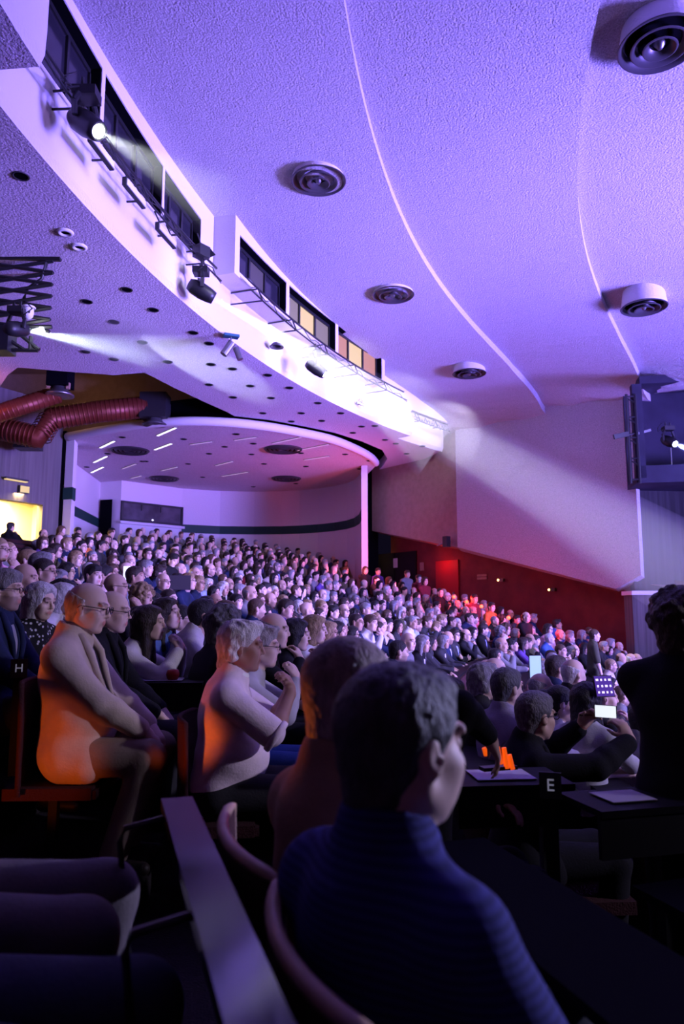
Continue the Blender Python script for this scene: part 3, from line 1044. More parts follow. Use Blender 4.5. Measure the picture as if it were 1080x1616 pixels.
def cloth_field(P, kind, grow):
    """kind: shirt / jacket / tee; the same skeleton, grown outwards"""
    f = Field()
    add_torso(f, P)
    for i in (0, 1):
        if kind == 'tee':
            f.cone(P.sh[i], P.sh[i] + (P.el[i] - P.sh[i]) * 0.92, 0.058, 0.060, 0.03)
        else:
            add_arm(f, P, i, 1.06, upto=0.93 if kind != 'jacket' else 0.9)
        if kind == 'jacket':
            f.cone(P.hipj[i] - P.up * 0.005, P.hipj[i] + (P.knee[i] - P.hipj[i]) * 0.22 - V3(0, 0, 0.015), 0.102, 0.094, 0.04)
    return f


def cut_neck(f, P, r=0.062, k=0.006, collar=True, start=-0.005):
    if collar:
        f.cone(P.neck - P.up * 0.03 + P.front * 0.004, P.neck + P.up * 0.024 - P.front * 0.006, 0.068, 0.062, 0.012)
        f.cone(P.neck + P.up * 0.118 + P.front * 0.022, P.neck + P.up * 0.20 + P.front * 0.05, 0.092, 0.092, 0.0, "s")
        r = 0.055
    f.cone(P.neck + P.up * start + P.front * 0.012, P.neck + P.up * 0.25 + P.front * 0.03, r, r * 1.5, k, 's')
    return f


def trouser_field(P):
    f = Field()
    T = np.stack([P.front, P.side, P.up], 1)
    f.ell(P.hip - P.up * 0.01, (0.128, 0.176 * P.b, 0.12), T, 0.04)
    for i in (0, 1):
        f.cone(P.hipj[i], P.knee[i], 0.098, 0.072, 0.04)
        f.cone(P.knee[i], P.ank[i] + V3(0, 0, 0.01), 0.070, 0.058, 0.03)
    return f


# ---- hair in head space (faces +X, origin at the head centre); styles are shared meshes
def hair_field(style, seed=0):
    f = Field()
    I3 = np.eye(3)
    if style == 'short':
        f.ell((-0.017, 0, 0.038), (0.106, 0.086, 0.097), I3, 0.0)
        f.ell((0.04, 0, 0.09), (0.05, 0.055, 0.03), I3, 0.03)
        f.cone((-0.05, 0, -0.03), (-0.055, 0, -0.06), 0.062, 0.05, 0.02)
        f.cone((0.11, -0.15, -0.035), (0.11, 0.15, -0.035), 0.085, 0.085, 0.015, 's')
        for q in (1, -1):
            f.ell((0.03, 0.10 * q, -0.05), (0.055, 0.05, 0.055), I3, 0.012, 's')
            f.ell((-0.012, 0.095 * q, -0.02), (0.030, 0.03, 0.045), I3, 0.008, 's')
        f.half((0, 0, -0.075), (0.35, 0, -1))
        f.noise(0.004 if seed != 2 else 0.0022, 130, seed)
    elif style == 'crop':
        f.ell((-0.016, 0, 0.037), (0.1015, 0.0805, 0.0915), I3, 0.0)
        f.cone((-0.045, 0, -0.02), (-0.05, 0, -0.055), 0.060, 0.05, 0.02)
        f.cone((0.105, -0.15, -0.02), (0.105, 0.15, -0.02), 0.082, 0.082, 0.012, 's')
        for q in (1, -1):
            f.ell((-0.005, 0.095 * q, -0.03), (0.045, 0.03, 0.052), I3, 0.008, 's')
        f.half((0, 0, -0.07), (0.35, 0, -1))
        f.noise(0.0018, 200, seed)
    elif style == 'fringe':                            # bald on top, a band of hair round the back
        f.ell((-0.016, 0, 0.030), (0.104, 0.084, 0.088), I3, 0.0)
        f.cone((-0.045, 0, -0.02), (-0.05, 0, -0.055), 0.062, 0.05, 0.02)
        f.half((-0.03, 0, 0.052), (0.35, 0, 1))
        f.half((-0.002, 0, 0), (1, 0, -0.15))
        for q in (1, -1): f.ell((-0.005, 0.095 * q, -0.03), (0.030, 0.03, 0.050), I3, 0.008, 's')
        f.half((0, 0, -0.07), (0.35, 0, -1))
        f.noise(0.003, 140, seed)
    elif style == 'bob':
        f.ell((-0.018, 0, 0.040), (0.113, 0.096, 0.100), I3, 0.0)
        f.cone((-0.035, 0, 0.0), (-0.04, 0, -0.10), 0.092, 0.085, 0.04)
        f.ell((0.035, 0, 0.092), (0.055, 0.065, 0.03), I3, 0.03)
        f.cone((0.13, 0, 0.005), (0.115, 0, -0.16), 0.086, 0.105, 0.015, 's')
        f.half((0, 0, -0.135), (0.1, 0, -1))
        f.noise(0.005, 90, seed)
    elif style == 'long':
        f.ell((-0.018, 0, 0.040), (0.110, 0.093, 0.098), I3, 0.0)
        f.cone((-0.04, 0, 0.0), (-0.075, 0, -0.24), 0.090, 0.078, 0.04)
        for q in (1, -1): f.cone((-0.01, 0.072 * q, 0.0), (0.0, 0.095 * q, -0.26), 0.030, 0.022, 0.03)
        f.ell((0.03, 0, 0.092), (0.05, 0.06, 0.028), I3, 0.03)
        f.cone((0.135, 0, 0.01), (0.12, 0, -0.30), 0.088, 0.125, 0.012, 's')
        f.noise(0.005, 80, seed)
    elif style == 'curly':
        f.ell((-0.02, 0, 0.045), (0.125, 0.112, 0.115), I3, 0.0)
        f.cone((-0.05, 0, 0.0), (-0.055, 0, -0.07), 0.095, 0.08, 0.03)
        rg = random.Random(seed)
        for _ in range(70):
            a, b = rg.uniform(0, 2 * PI), rg.uniform(-0.35, 1.4)
            p = (-0.02 + 0.118 * math.cos(b) * math.cos(a), 0.106 * math.cos(b) * math.sin(a), 0.04 + 0.11 * math.sin(b))
            f.ell(p, (0.026,) * 3, I3, 0.008)
        f.cone((0.14, 0, 0.02), (0.12, 0, -0.16), 0.086, 0.11, 0.012, 's')
        f.half((0, 0, -0.12), (0.2, 0, -1))
        f.noise(0.006, 110, seed)
    elif style == 'bun':
        f.ell((-0.017, 0, 0.037), (0.103, 0.083, 0.094), I3, 0.0)
        f.cone((-0.045, 0, -0.01), (-0.05, 0, -0.05), 0.062, 0.05, 0.02)
        f.ell((-0.125, 0, 0.055), (0.040, 0.042, 0.042), I3, 0.012)
        f.cone((0.105, -0.15, -0.02), (0.105, 0.15, -0.02), 0.082, 0.082, 0.012, 's')
        for q in (1, -1): f.ell((0.0, 0.095 * q, -0.03), (0.040, 0.03, 0.048), I3, 0.008, 's')
        f.half((0, 0, -0.075), (0.35, 0, -1))
        f.noise(0.003, 120, seed)
    elif style == 'swept':                             # full white hair swept back over the ears
        f.ell((-0.022, 0, 0.045), (0.112, 0.092, 0.098), I3, 0.0)
        f.ell((0.045, 0, 0.105), (0.055, 0.06, 0.028), rotm(0, -0.3), 0.03)
        f.cone((-0.06, 0, -0.02), (-0.075, 0, -0.085), 0.07, 0.05, 0.03)
        for q in (1, -1): f.ell((-0.045, 0.076 * q, -0.02), (0.045, 0.022, 0.05), I3, 0.02)
        f.cone((0.118, -0.15, -0.025), (0.118, 0.15, -0.025), 0.088, 0.088, 0.015, 's')
        for q in (1, -1): f.ell((0.012, 0.095 * q, -0.025), (0.034, 0.04, 0.04), I3, 0.008, 's')
        f.noise(0.007, 75, seed)
    return f


M['skin'] = mat('skin', (0.7, 0.5, 0.4), 0.55, objcol=True, attr=True, spec=0.35)
M['hair'] = mat('hair', (0.1, 0.08, 0.06), 0.55, objcol=True, vary=0.45, vscale=60, stretch=(1, 1, 0.35), spec=0.35, bump=0.5, bscale=160)
M['cloth'] = mat('cloth', (0.2, 0.2, 0.25), 0.92, objcol=True, vary=0.12, vscale=14, bump=0.12, bscale=90, spec=0.15)
M['clothshirt'] = M['cloth']
M['lens'] = mat('spectacle_frame', (0.02, 0.02, 0.02), 0.3)

HAIR = {}


def hair_mesh(style, h=0.008, seed=0):
    key = (style, h, seed)
    if key not in HAIR:
        V, Q = hair_field(style, seed).mesh(h)
        me = raw_mesh('hair', V, Q)
        me.materials.append(M['hair'])
        HAIR[key] = me
    return HAIR[key]


def glasses_mesh():
    g = MB()
    for q in (1, -1):
        g.tube([(0.108 + 0.0 * math.cos(a), 0.033 * q + 0.023 * math.cos(a), 0.006 + 0.017 * math.sin(a)) for a in [i * PI / 8 for i in range(17)]], 0.0022, 5)
        g.tube([(0.107, 0.056 * q, 0.010), (0.05, 0.077 * q, 0.012), (-0.01, 0.083 * q, 0.012), (-0.025, 0.083 * q, 0.0)], 0.0022, 5)
    g.tube([(0.108, 0.010, 0.008), (0.112, 0, 0.011), (0.108, -0.010, 0.008)], 0.0022, 5)
    me = g.mesh('glasses')
    me.materials.append(M['lens'])
    return me


GLASSES = glasses_mesh()


def head_matrix(P):
    m = Matrix.Identity(4)
    for i in range(3):
        for j in range(3):
            m[i][j] = float(P.R[i, j])
        m[i][3] = float(P.head[i])
    return m


# ---- crowd bodies: a handful of poses, each with a body, tops and trousers shared by every copy
class Proto: pass


def make_proto(h=0.0105, fem=False, beard=0.0, tops=('shirt', 'jacket'), hh=None, **kw):
    p = Proto()
    P = p.P = Pose(**kw)
    V, Q = body_field(P, fem).mesh(h)
    p.body = raw_mesh('body', V, Q, face_paint(P, beard))
    p.body.materials.append(M['skin'])
    p.tops = {}
    h2 = hh or h * 1.25
    for t in tops:
        f = cloth_field(P, t, 0)
        if t == 'jacket':
            f.pr = f.pr
            c = P.chest + P.front * 0.14
            # open front: a wedge from the collar down to the waist
            f.cone(P.neck + P.front * 0.09, P.waist + P.front * 0.17 + P.up * 0.04, 0.062, 0.012, 0.006, 's')
            g = 0.021
        else:
            g = 0.013
        cut_neck(f, P)
        f.noise(0.0035, 34, 3)
        V, Q = f.mesh(h2, g)
        me = raw_mesh('top', V, Q); me.materials.append(M['cloth'])
        p.tops[t] = me
    if 'jacket' in tops:
        f = cloth_field(P, 'shirt', 0)
        f.pr = f.pr[:7]
        cut_neck(f, P)
        V, Q = f.mesh(h2, 0.010)
        p.under = raw_mesh('shirt', V, Q); p.under.materials.append(M['cloth'])
    V, Q = trouser_field(P).mesh(h2 * 1.2, 0.008)
    p.trousers = raw_mesh('trousers', V, Q); p.trousers.materials.append(M['cloth'])
    p.hm = head_matrix(P)
    return p


def clone(name, me, color, parent, matrix=None):
    o = bpy.data.objects.new(name, me)
    COL.objects.link(o)
    o.color = (*color, 1)
    if parent is not None:
        o.parent = parent
    if matrix is not None:
        o.matrix_local = matrix
    return o


def place(p, loc, facing, skin, hair, hair_c, top, top_c, trou_c, under_c=(0.6, 0.6, 0.65), specs=False, scale=1.0, hh=0.008, tilt=0.0, hseed=0):
    o = clone('person', p.body, skin, None)
    o.location = loc
    o.rotation_euler = (tilt, 0, facing)
    o.scale = (scale,) * 3
    if hair:
        clone('hair', hair_mesh(hair, hh, hseed), hair_c, o, p.hm)
    clone('jacket' if top == 'jacket' else 'top', p.tops[top], top_c, o)
    if top == 'jacket':
        clone('shirt', p.under, under_c, o)
    clone('trousers', p.trousers, trou_c, o)
    if specs:
        clone('glasses', GLASSES, (0, 0, 0), o, p.hm)
    return o


def face_stage(x, y): return math.atan2(S.y - y, S.x - x)
# ------------------------------------------------------------------ colours
SKIN = [(0.62, 0.42, 0.33), (0.66, 0.47, 0.38), (0.55, 0.36, 0.27), (0.70, 0.50, 0.42), (0.46, 0.29, 0.21)]
HC = {'black': (0.012, 0.010, 0.010), 'dark brown': (0.030, 0.018, 0.012), 'brown': (0.085, 0.048, 0.026), 'fair': (0.32, 0.22, 0.11), 'grey': (0.25, 0.24, 0.25), 'white': (0.62, 0.60, 0.60)}
CC = {'black': (0.012, 0.012, 0.015), 'charcoal': (0.035, 0.035, 0.04), 'navy': (0.018, 0.026, 0.07), 'white': (0.62, 0.60, 0.62), 'cream': (0.50, 0.44, 0.36), 'blue': (0.06, 0.13, 0.40),
      'pale blue': (0.30, 0.38, 0.60), 'grey': (0.17, 0.17, 0.18), 'wine red': (0.17, 0.02, 0.03), 'olive': (0.075, 0.075, 0.04), 'brown': (0.09, 0.05, 0.03), 'purple': (0.12, 0.06, 0.28), 'pink': (0.55, 0.30, 0.35), 'orange': (0.55, 0.16, 0.04)}
DARK = (0.016, 0.016, 0.02)

# ------------------------------------------------------------------ rows of fixed seats and desks
NUM = 'zero one two three four five six seven eight nine ten eleven twelve thirteen fourteen fifteen sixteen seventeen eighteen nineteen twenty'.split()


def spell(n):
    if n <= 20: return NUM[n]
    t = ['twenty', 'thirty', 'forty', 'fifty', 'sixty'][n // 10 - 2]
    return t if n % 10 == 0 else t + '-' + NUM[n % 10]


def wall_angle(r):
    a = 175.0
    while a > 118 and wall_side(*pol(r, a)) > 0.55 and not (pol(r, a)[1] > 24.4 and pol(r, a)[0] > 0.3): a -= 0.1
    return a


def apse_ok(x, y):
    """inside the hall: in front of the alcove wall, or within the alcove"""
    if wall_side(x, y) < 0.5: return False
    poly = [(-8.1, 21.0)] + ap + [(0.9, 25.2)]
    if y < 21.2: return x > -9.5 or y < 17
    if x > 0.9: return True
    ins = False
    pp = ap + [(0.7, 15), (-8.2, 15)]
    for i in range(len(pp)):
        (x1, y1), (x2, y2) = pp[i], pp[(i + 1) % len(pp)]
        if (y1 > y) != (y2 > y) and x < (x2 - x1) * (y - y1) / (y2 - y1) + x1: ins = not ins
    return ins


for k in range(-7, 16):
    r = row_r(k)
    a0 = {0: 180.2, 1: 180.2}.get(k, 182.7)
    a1 = wall_angle(r + 0.3)
    z = row_z(k)
    if k > 6:
        ok_ = [a1 + q * 0.25 for q in range(260) if a1 + q * 0.25 < 182.7]
        run = []
        for a in ok_:
            p = pol(r + 0.1, a)
            if apse_ok(*p) and p[0] > (-7.6 if p[1] > 19 else -30): run.append(a)
            elif len(run) > 8: break
            else: run = []
        if len(run) < 6: continue
        a1, a0 = run[0] + 0.4, run[-1] - 0.4
    if a0 - a1 < 1: continue
    t = empty('seat_row', (0, 0, 0), 0, 'curved row of fixed dark seats with writing desk, row %s from the stage' % spell(k + 8), 'seats', 'curved seat rows')
    nn = max(6, int((a0 - a1) / 1.6))
    arc_block('backrest', a0, a1, r + 0.17, r + 0.20, z + 0.42, z + 0.88, M['fabric'], t, nn)
    arc_block('seat_pan', a0, a1, r - 0.22, r + 0.14, z + 0.36, z + 0.42, M['fabric'], t, nn)
    arc_block('desk_top', a0, a1, r + 0.20, r + 0.45, z + 0.885, z + 0.91, M['desk'], t, nn)
    arc_block('desk_front', a0, a1, r + 0.205, r + 0.225, z + 0.02, z + 0.885, M['wood'], t, nn)

# near block: straight desks, turned a little from the arcs of the main block
ND = Vector((-0.303, 0.953)); NN = Vector((0.953, 0.303))           # along the desks / towards the stage
M['deskgloss'] = mat('glossy_dark_laminate', (0.014, 0.012, 0.018), 0.10, spec=0.12)
M['deskmatte'] = mat('matte_dark_laminate', (0.008, 0.007, 0.010), 0.9, spec=0.0)


def near_desk(off, z, s0, s1, wdt, label, brackets=True, m='deskgloss'):
    t = empty('desk_ledge', (0, 0, 0), 0, label, 'desk')
    P = lambda a, b: tuple(NN * a + ND * b)
    MB().prism([P(off - wdt / 2, s0), P(off + wdt / 2, s0), P(off + wdt / 2, s1), P(off - wdt / 2, s1)], z - 0.025, z).build('desk_top', M[m], t)
    MB().prism([P(off + wdt / 2 - 0.02, s0), P(off + wdt / 2, s0), P(off + wdt / 2, s1), P(off + wdt / 2 - 0.02, s1)], z - 0.16, z - 0.025).build('desk_front', M['blackmatte'], t)
    if brackets:
        for q in range(3):
            b = s1 - 0.06 - q * 0.62
            v = lambda a, zz: (*(NN * a + ND * b), zz)
            MB().tube([v(off - 0.02, z - 0.03), v(off - 0.13, z - 0.05), v(off - 0.14, z - 0.08), v(off - 0.10, z - 0.42), v(off - 0.03, z - 0.44)], 0.008, 6).build('bracket', M['black'], t)
        p0, p1 = NN * (off - 0.14) + ND * s0, NN * (off - 0.14) + ND * s1
        MB().prism([P(off - 0.10, s0), P(off - 0.02, s0), P(off - 0.02, s1), P(off - 0.10, s1)], z - 0.40, z - 0.385).build('book_shelf', M['blackmatte'], t)
    return t


near_desk(0.19, 0.72, -1.2, 2.02, 0.08, 'narrow glossy dark desk ledge running down beside the empty aisle')
near_desk(1.00, 0.50, -1.2, 2.15, 0.30, 'dark writing desk in front of the man in blue striped shirt', False, 'deskmatte')
near_desk(1.88, 0.28, -1.2, 2.2, 0.30, 'empty dark writing desk one row ahead of the blue shirt', False, 'deskmatte')


def seat_mesh_parts(x0=-0.29, tilt=1.0, bow=0.09, W=0.25):
    n = 12
    back = MB()
    P = []
    rows = [(0.40, 0.0), (0.55, 0.015), (0.75, 0.045), (0.92, 0.085)]
    for z, off in rows:
        for i in range(n + 1):
            y = -W + 2 * W * i / n
            x = x0 - off * tilt + bow * (y / W) ** 2
            P.append((x, y, z))
    m = len(P)
    P += [(x - 0.022, y, z) for x, y, z in P]
    fs = []
    for j in range(len(rows) - 1):
        for i in range(n):
            a = j * (n + 1) + i
            fs += [(a, a + 1, a + n + 2, a + n + 1), (m + a, m + a + n + 1, m + a + n + 2, m + a + 1)]
    back.add(P, fs)
    top = [((P[3 * (n + 1) + i][0] - 0.011), P[3 * (n + 1) + i][1], 0.92) for i in range(n + 1)]
    lft = [(P[j * (n + 1)][0] - 0.011, P[j * (n + 1)][1], rows[j][0]) for j in range(len(rows))]
    rgt = [(P[j * (n + 1) + n][0] - 0.011, P[j * (n + 1) + n][1], rows[j][0]) for j in range(len(rows))]
    rim = MB().tube(lft[:-1] + top + list(reversed(rgt[:-1])), 0.0135, 8)
    pan = MB()
    for z0, z1, g in ((0.37, 0.43, 0.0),):
        pan.box((0.02, 0, 0.40), (0.42, 0.46, 0.055))
        pan.box((0.235, 0, 0.395), (0.03, 0.44, 0.04))
    ped = MB().bar((-0.02, 0, 0.0), (-0.02, 0, 0.37), 0.03).box((-0.02, 0, 0.012), (0.2, 0.2, 0.024))
    return back.mesh('backrest', True), rim.mesh('rim', True), pan.mesh('seat_pan'), ped.mesh('pedestal')


SEATP = seat_mesh_parts()
SEATN = seat_mesh_parts(-0.145, 0.12, 0.055, 0.27)
for S_ in (SEATP, SEATN):
    for me, m in zip(S_, ('fabric', 'woodedge', 'fabric', 'darkmetal')): me.materials.append(M[m])


def seat(loc, rz, label, rim='woodedge'):
    t = empty('auditorium_seat', loc, rz, label, 'seat', 'single auditorium seats')
    for nm, me in zip(('backrest', 'rim', 'seat_pan', 'pedestal'), SEATN):
        o = link(nm, me, None, t)
        if nm == 'rim' and rim != 'woodedge':
            o.material_slots[0].link = 'OBJECT'; o.material_slots[0].material = M[rim]
    return t


# ------------------------------------------------------------------ the people named one by one
PROTO = {}


def hero(head, facing, label, skin=0, hair=None, hair_c='grey', top='shirt', top_c='navy', trou='charcoal', under=(0.6, 0.6, 0.65), specs=False, h=0.0095, scale=1.0,
         tee=False, fem=False, beard=0.0, top_h=None, hh=None, tmat=None, hseed=0, nose=1.0, **pose):
    p = Proto()
    P = p.P = Pose(**pose)
    V, Q = body_field(P, fem, nose).mesh(h)
    p.body = raw_mesh('body', V, Q, face_paint(P, beard)); p.body.materials.append(M['skin'])
    hd = Vector(P.head) * scale
    c, s_ = math.cos(facing), math.sin(facing)
    loc = Vector(head) - Vector((hd.x * c - hd.y * s_, hd.x * s_ + hd.y * c, hd.z))
    o = clone('person', p.body, SKIN[skin] if isinstance(skin, int) else skin, None)
    o.location = loc; o.rotation_euler = (0, 0, facing); o.scale = (scale,) * 3
    hm = head_matrix(P)
    if hair: clone('hair', hair_mesh(hair, hh or min(0.008, h), hseed), HC[hair_c] if isinstance(hair_c, str) else hair_c, o, hm)
    tc = CC[top_c] if isinstance(top_c, str) else top_c
    th = top_h or h
    f = cloth_field(P, 'tee' if tee else top, 0)
    if top == 'jacket':
        f.cone(P.neck + P.front * 0.085, P.waist + P.front * (0.17 + 0.05 * P.belly) + P.up * 0.0, 0.060 + 0.014 * P.belly, 0.022 + 0.04 * P.belly, 0.006, 's')
        cut_neck(f, P)
        V, Q = f.mesh(th, 0.020)
        me = raw_mesh('jacket', V, Q); me.materials.append(tmat or M['cloth'])
        j = clone('jacket', me, tc, o)
        # lapels: two strips folded back along the opening
        for q in (1, -1):
            g = MB()
            a = P.neck + P.front * 0.055 + P.side * 0.066 * q + P.up * 0.0
            b = P.chest + P.front * 0.140 + P.side * 0.072 * q + P.up * 0.03
            e = P.waist + P.front * (0.150 + 0.06 * P.belly) + P.side * 0.030 * q + P.up * 0.05
            w1 = P.side * 0.05 * q
            g.tube([a - P.front * 0.05, a, a + (b - a) * 0.5 + w1 * 0.2 + P.front * 0.012, b, e], [0.016, 0.020, 0.022, 0.018, 0.008], 8)
            lo = g.build('lapel', tmat or M['cloth'], j, smooth=True); lo.color = (*tc, 1)
        f = Field(); add_torso(f, P); cut_neck(f, P)
        V, Q = f.mesh(th, 0.008)
        me = raw_mesh('shirt', V, Q); me.materials.append(M['cloth'])
        clone('shirt', me, under, o)
    else:
        cut_neck(f, P, start=0.035 if h < 0.0078 else -0.005)
        V, Q = f.mesh(th, 0.013)
        me = raw_mesh('top', V, Q); me.materials.append(tmat or M['cloth'])
        clone('top', me, tc, o)
    if h < 0.0078:
        T = Matrix(np.stack([P.front, P.side, P.up], 1).tolist()) @ Matrix.Rotation(0.28, 3, 'Y')
        cl_ = MB().lathe([(0.080, -0.034), (0.074, -0.015), (0.068, 0.012), (0.064, 0.038), (0.068, 0.042), (0.076, 0.030), (0.084, -0.012)], 28, M=T, c=Vector(P.neck - P.up * 0.006)).mesh('collar', True)
        cl_.materials.append(M['cloth'])
        cc_ = tuple(min(1, q * 1.5) for q in tc) if top != 'jacket' else under
        clone('collar', cl_, cc_, o)
        if tee:
            for i in (0, 1):
                d_ = Vector(P.el[i] - P.sh[i])
                hm_ = MB().lathe([(0.066, 0.0), (0.079, -0.004), (0.082, -0.016), (0.079, -0.030), (0.070, -0.034)], 24, M=d_.to_track_quat('Z', 'Y').to_matrix(), c=Vector(P.sh[i]) + d_ * 1.0 + d_.normalized() * 0.028).mesh('sleeve_hem', True)
                hm_.materials.append(M['cloth'])
                clone('sleeve_hem', hm_, tc, o)
    V, Q = trouser_field(P).mesh(max(h, 0.011), 0.007)
    me = raw_mesh('trousers', V, Q); me.materials.append(M['cloth'])
    clone('trousers', me, CC[trou] if isinstance(trou, str) else trou, o)
    if specs: clone('glasses', GLASSES, (0, 0, 0), o, hm)
    tag(o, label, 'person')
    taken.append((loc.x, loc.y))
    return o, P


taken = []
px = lambda u, v, d: at(u, v, y=d)
M['stripe'] = mat('blue_striped_shirt', (0.1, 0.12, 0.35), 0.9, objcol=True, bump=0.1, bscale=90, spec=0.15)
nt = M['stripe'].node_tree
wv = nt.nodes.new('ShaderNodeTexWave'); wv.wave_type = 'BANDS'; wv.bands_direction = 'Z'; wv.inputs['Scale'].default_value = 24.0; wv.inputs['Distortion'].default_value = 0.4
tcn = nt.nodes.new('ShaderNodeTexCoord'); nt.links.new(tcn.outputs['Object'], wv.inputs[0])
mr = nt.nodes.new('ShaderNodeMapRange'); mr.inputs[3].default_value = 0.7; mr.inputs[4].default_value = 1.25; nt.links.new(wv.outputs['Fac'], mr.inputs[0])
vm = nt.nodes.new('ShaderNodeVectorMath'); vm.operation = 'SCALE'
nt.links.new(nt.nodes['Object Info'].outputs['Color'], vm.inputs[0]); nt.links.new(mr.outputs[0], vm.inputs['Scale']); nt.links.new(vm.outputs[0], nt.nodes['Principled BSDF'].inputs['Base Color'])
M['floral'] = mat('floral_dress', (0.01, 0.01, 0.012), 0.9)
nt = M['floral'].node_tree
vo_ = nt.nodes.new('ShaderNodeTexVoronoi'); vo_.inputs['Scale'].default_value = 32
tcn = nt.nodes.new('ShaderNodeTexCoord'); nt.links.new(tcn.outputs['Object'], vo_.inputs['Vector'])
cr = nt.nodes.new('ShaderNodeValToRGB'); cr.color_ramp.elements[0].color = (0.6, 0.6, 0.62, 1); cr.color_ramp.elements[0].position = 0.20; cr.color_ramp.elements[1].color = (0.008, 0.008, 0.01, 1); cr.color_ramp.elements[1].position = 0.32
nt.links.new(vo_.outputs['Distance'], cr.inputs[0]); nt.links.new(cr.outputs[0], nt.nodes['Principled BSDF'].inputs['Base Color'])

# foreground
blue, PB = hero(px(636, 1180, 1.23), 0.66, 'grey-haired man seen from behind in a dark blue striped shirt', 1, 'short', (0.075, 0.07, 0.072), 'shirt', (0.035, 0.036, 0.15), 'charcoal', h=0.0055, top_h=0.006, hh=0.0045, tmat=M['stripe'],
                scale=1.04, lean=-0.03, arms='desk', wr=[(0.36, 0.22, 0.74), (0.36, -0.24, 0.74)], poles=[(-0.1, 0.3, -1), (-0.1, -0.25, -1)], tee=True, yaw=-0.04, pitch=0.03, build=0.90, hseed=2)
bald, _ = hero(px(558, 1104, 1.68), 0.52, 'bald man in a brown jumper beside the man in blue stripes', 2, 'crop', (0.30, 0.21, 0.18), 'shirt', (0.30, 0.19, 0.12), 'charcoal', h=0.0065, hh=0.005, scale=1.10, lean=-0.02, arms='lap', build=0.86)
hero((-0.95, 1.74, 1.20), 0.10, 'person in grey trousers whose lap shows beside the narrow desk ledge', 1, 'short', 'grey', 'shirt', 'charcoal', (0.13, 0.11, 0.11), h=0.009, arms='side', wr=[(0.10, 0.2, 0.68), (0.10, -0.2, 0.68)])
hero((-0.74, 1.25, 1.20), 0.02, 'person in dark jeans, nearest lap at the foot of the desk ledge', 1, 'short', 'brown', 'shirt', 'navy', (0.05, 0.055, 0.08), h=0.009, arms='side', wr=[(0.10, 0.2, 0.68), (0.10, -0.2, 0.68)])
# end of row H
cream, PC = hero(px(139, 960, 3.85), 0.03, 'bald bespectacled man in a cream blazer sitting at the aisle end', 3, 'fringe', (0.55, 0.5, 0.47), 'jacket', (0.56, 0.47, 0.38), (0.30, 0.24, 0.18), (0.02, 0.02, 0.03), True, h=0.0075, hh=0.006,
                 scale=1.06, lean=-0.04, arms='lap', kx=0.40, ax=0.26, belly=0.8, pitch=0.16, fwd=0.03, build=1.06)
hero(px(178, 966, 4.38), 0.02, 'grey-haired bespectacled man in a dark jacket beside the cream blazer', 1, 'fringe', 'grey', 'jacket', 'black', 'charcoal', (0.03, 0.03, 0.05), True, lean=0.0, arms='lap', pitch=0.12, fwd=0.02)
hero(px(236, 985, 4.95), 0.02, 'dark-haired woman in a white blouse holding her hands to her mouth', 3, 'long', 'dark brown', 'shirt', (0.60, 0.58, 0.54), 'charcoal', lean=0.28, arms='mouth', fem=True, build=0.88, pitch=-0.05, scale=0.97)
hero(px(264, 970, 5.55), -0.25, 'long-haired smiling woman in a blue denim jacket', 3, 'long', 'dark brown', 'jacket', (0.10, 0.17, 0.42), 'navy', (0.55, 0.55, 0.58), lean=0.1, arms='lap', fem=True, build=0.88, pitch=-0.1, scale=0.98)
hero(px(288, 978, 6.1), 0.1, 'dark-haired woman in a white shirt beside the denim jacket', 3, 'bun', 'black', 'shirt', 'white', 'navy', lean=0.15, arms='lap', fem=True, build=0.86, specs=True, scale=0.96)
hero(px(322, 972, 5.6), 0.35, 'dark-haired bespectacled man hunched forward in a pale shirt', 2, 'short', 'black', 'shirt', (0.55, 0.52, 0.53), 'charcoal', lean=0.34, arms='desk', specs=True, build=1.08, pitch=-0.15)
hero(px(356, 992, 4.95), 0.55, 'person with bushy dark grey hair seen from behind', 1, 'curly', (0.09, 0.085, 0.085), 'shirt', 'charcoal', 'charcoal', lean=0.2, arms='desk', hseed=4)
pinkm, PP = hero(px(383, 1022, 3.92), 0.10, 'white-haired man in a pink short-sleeved shirt with clasped hands raised', (0.38, 0.21, 0.16), 'swept', (0.82, 0.78, 0.76), 'shirt', (0.88, 0.74, 0.80), 'charcoal', h=0.007, hh=0.006, tee=True, scale=1.05, lean=0.10, arms='mouth',
                 belly=0.9, pitch=0.05, build=1.06, wr=[(0.35, 0.04, 0.98), (0.35, -0.04, 0.98)], hseed=1)
hero(px(414, 1022, 4.5), 0.05, 'bespectacled person in a pale cardigan behind the pink shirt, hands at chin', 3, 'swept', (0.35, 0.32, 0.31), 'shirt', (0.45, 0.44, 0.44), 'blue', lean=0.2, arms='mouth', specs=True)
hero(px(433, 996, 5.1), 0.0, 'bald man with his hand over his mouth beyond the pale cardigan', 1, 'fringe', 'grey', 'shirt', 'black', 'black', lean=0.12, arms='chin')
hero(px(468, 1003, 5.7), 0.0, 'dark-haired woman in a dark top with her hand at her chin', 3, 'long', 'black', 'shirt', 'black', 'black', lean=0.15, arms='chin', fem=True, build=0.88)
hero(px(497, 995, 6.4), -0.1, 'woman in a white blouse with clasped hands before the dark desks', 3, 'bob', 'fair', 'shirt', 'white', 'black', lean=0.15, arms='mouth', fem=True, build=0.88)
hero(px(8, 932, 4.3), 0.0, 'grey bearded man in glasses and navy jacket at the very end of his row', 1, 'short', 'grey', 'jacket', 'navy', 'charcoal', (0.3, 0.3, 0.35), True, beard=0.7, lean=0.0, arms='lap')
hero(px(64, 950, 5.0), -0.35, 'white-bobbed woman in a black dress with a white floral print', 3, 'bob', 'white', 'shirt', (0.02, 0.02, 0.02), 'black', tmat=M['floral'], lean=0.05, arms='lap', fem=True, build=0.92, pitch=0.15)
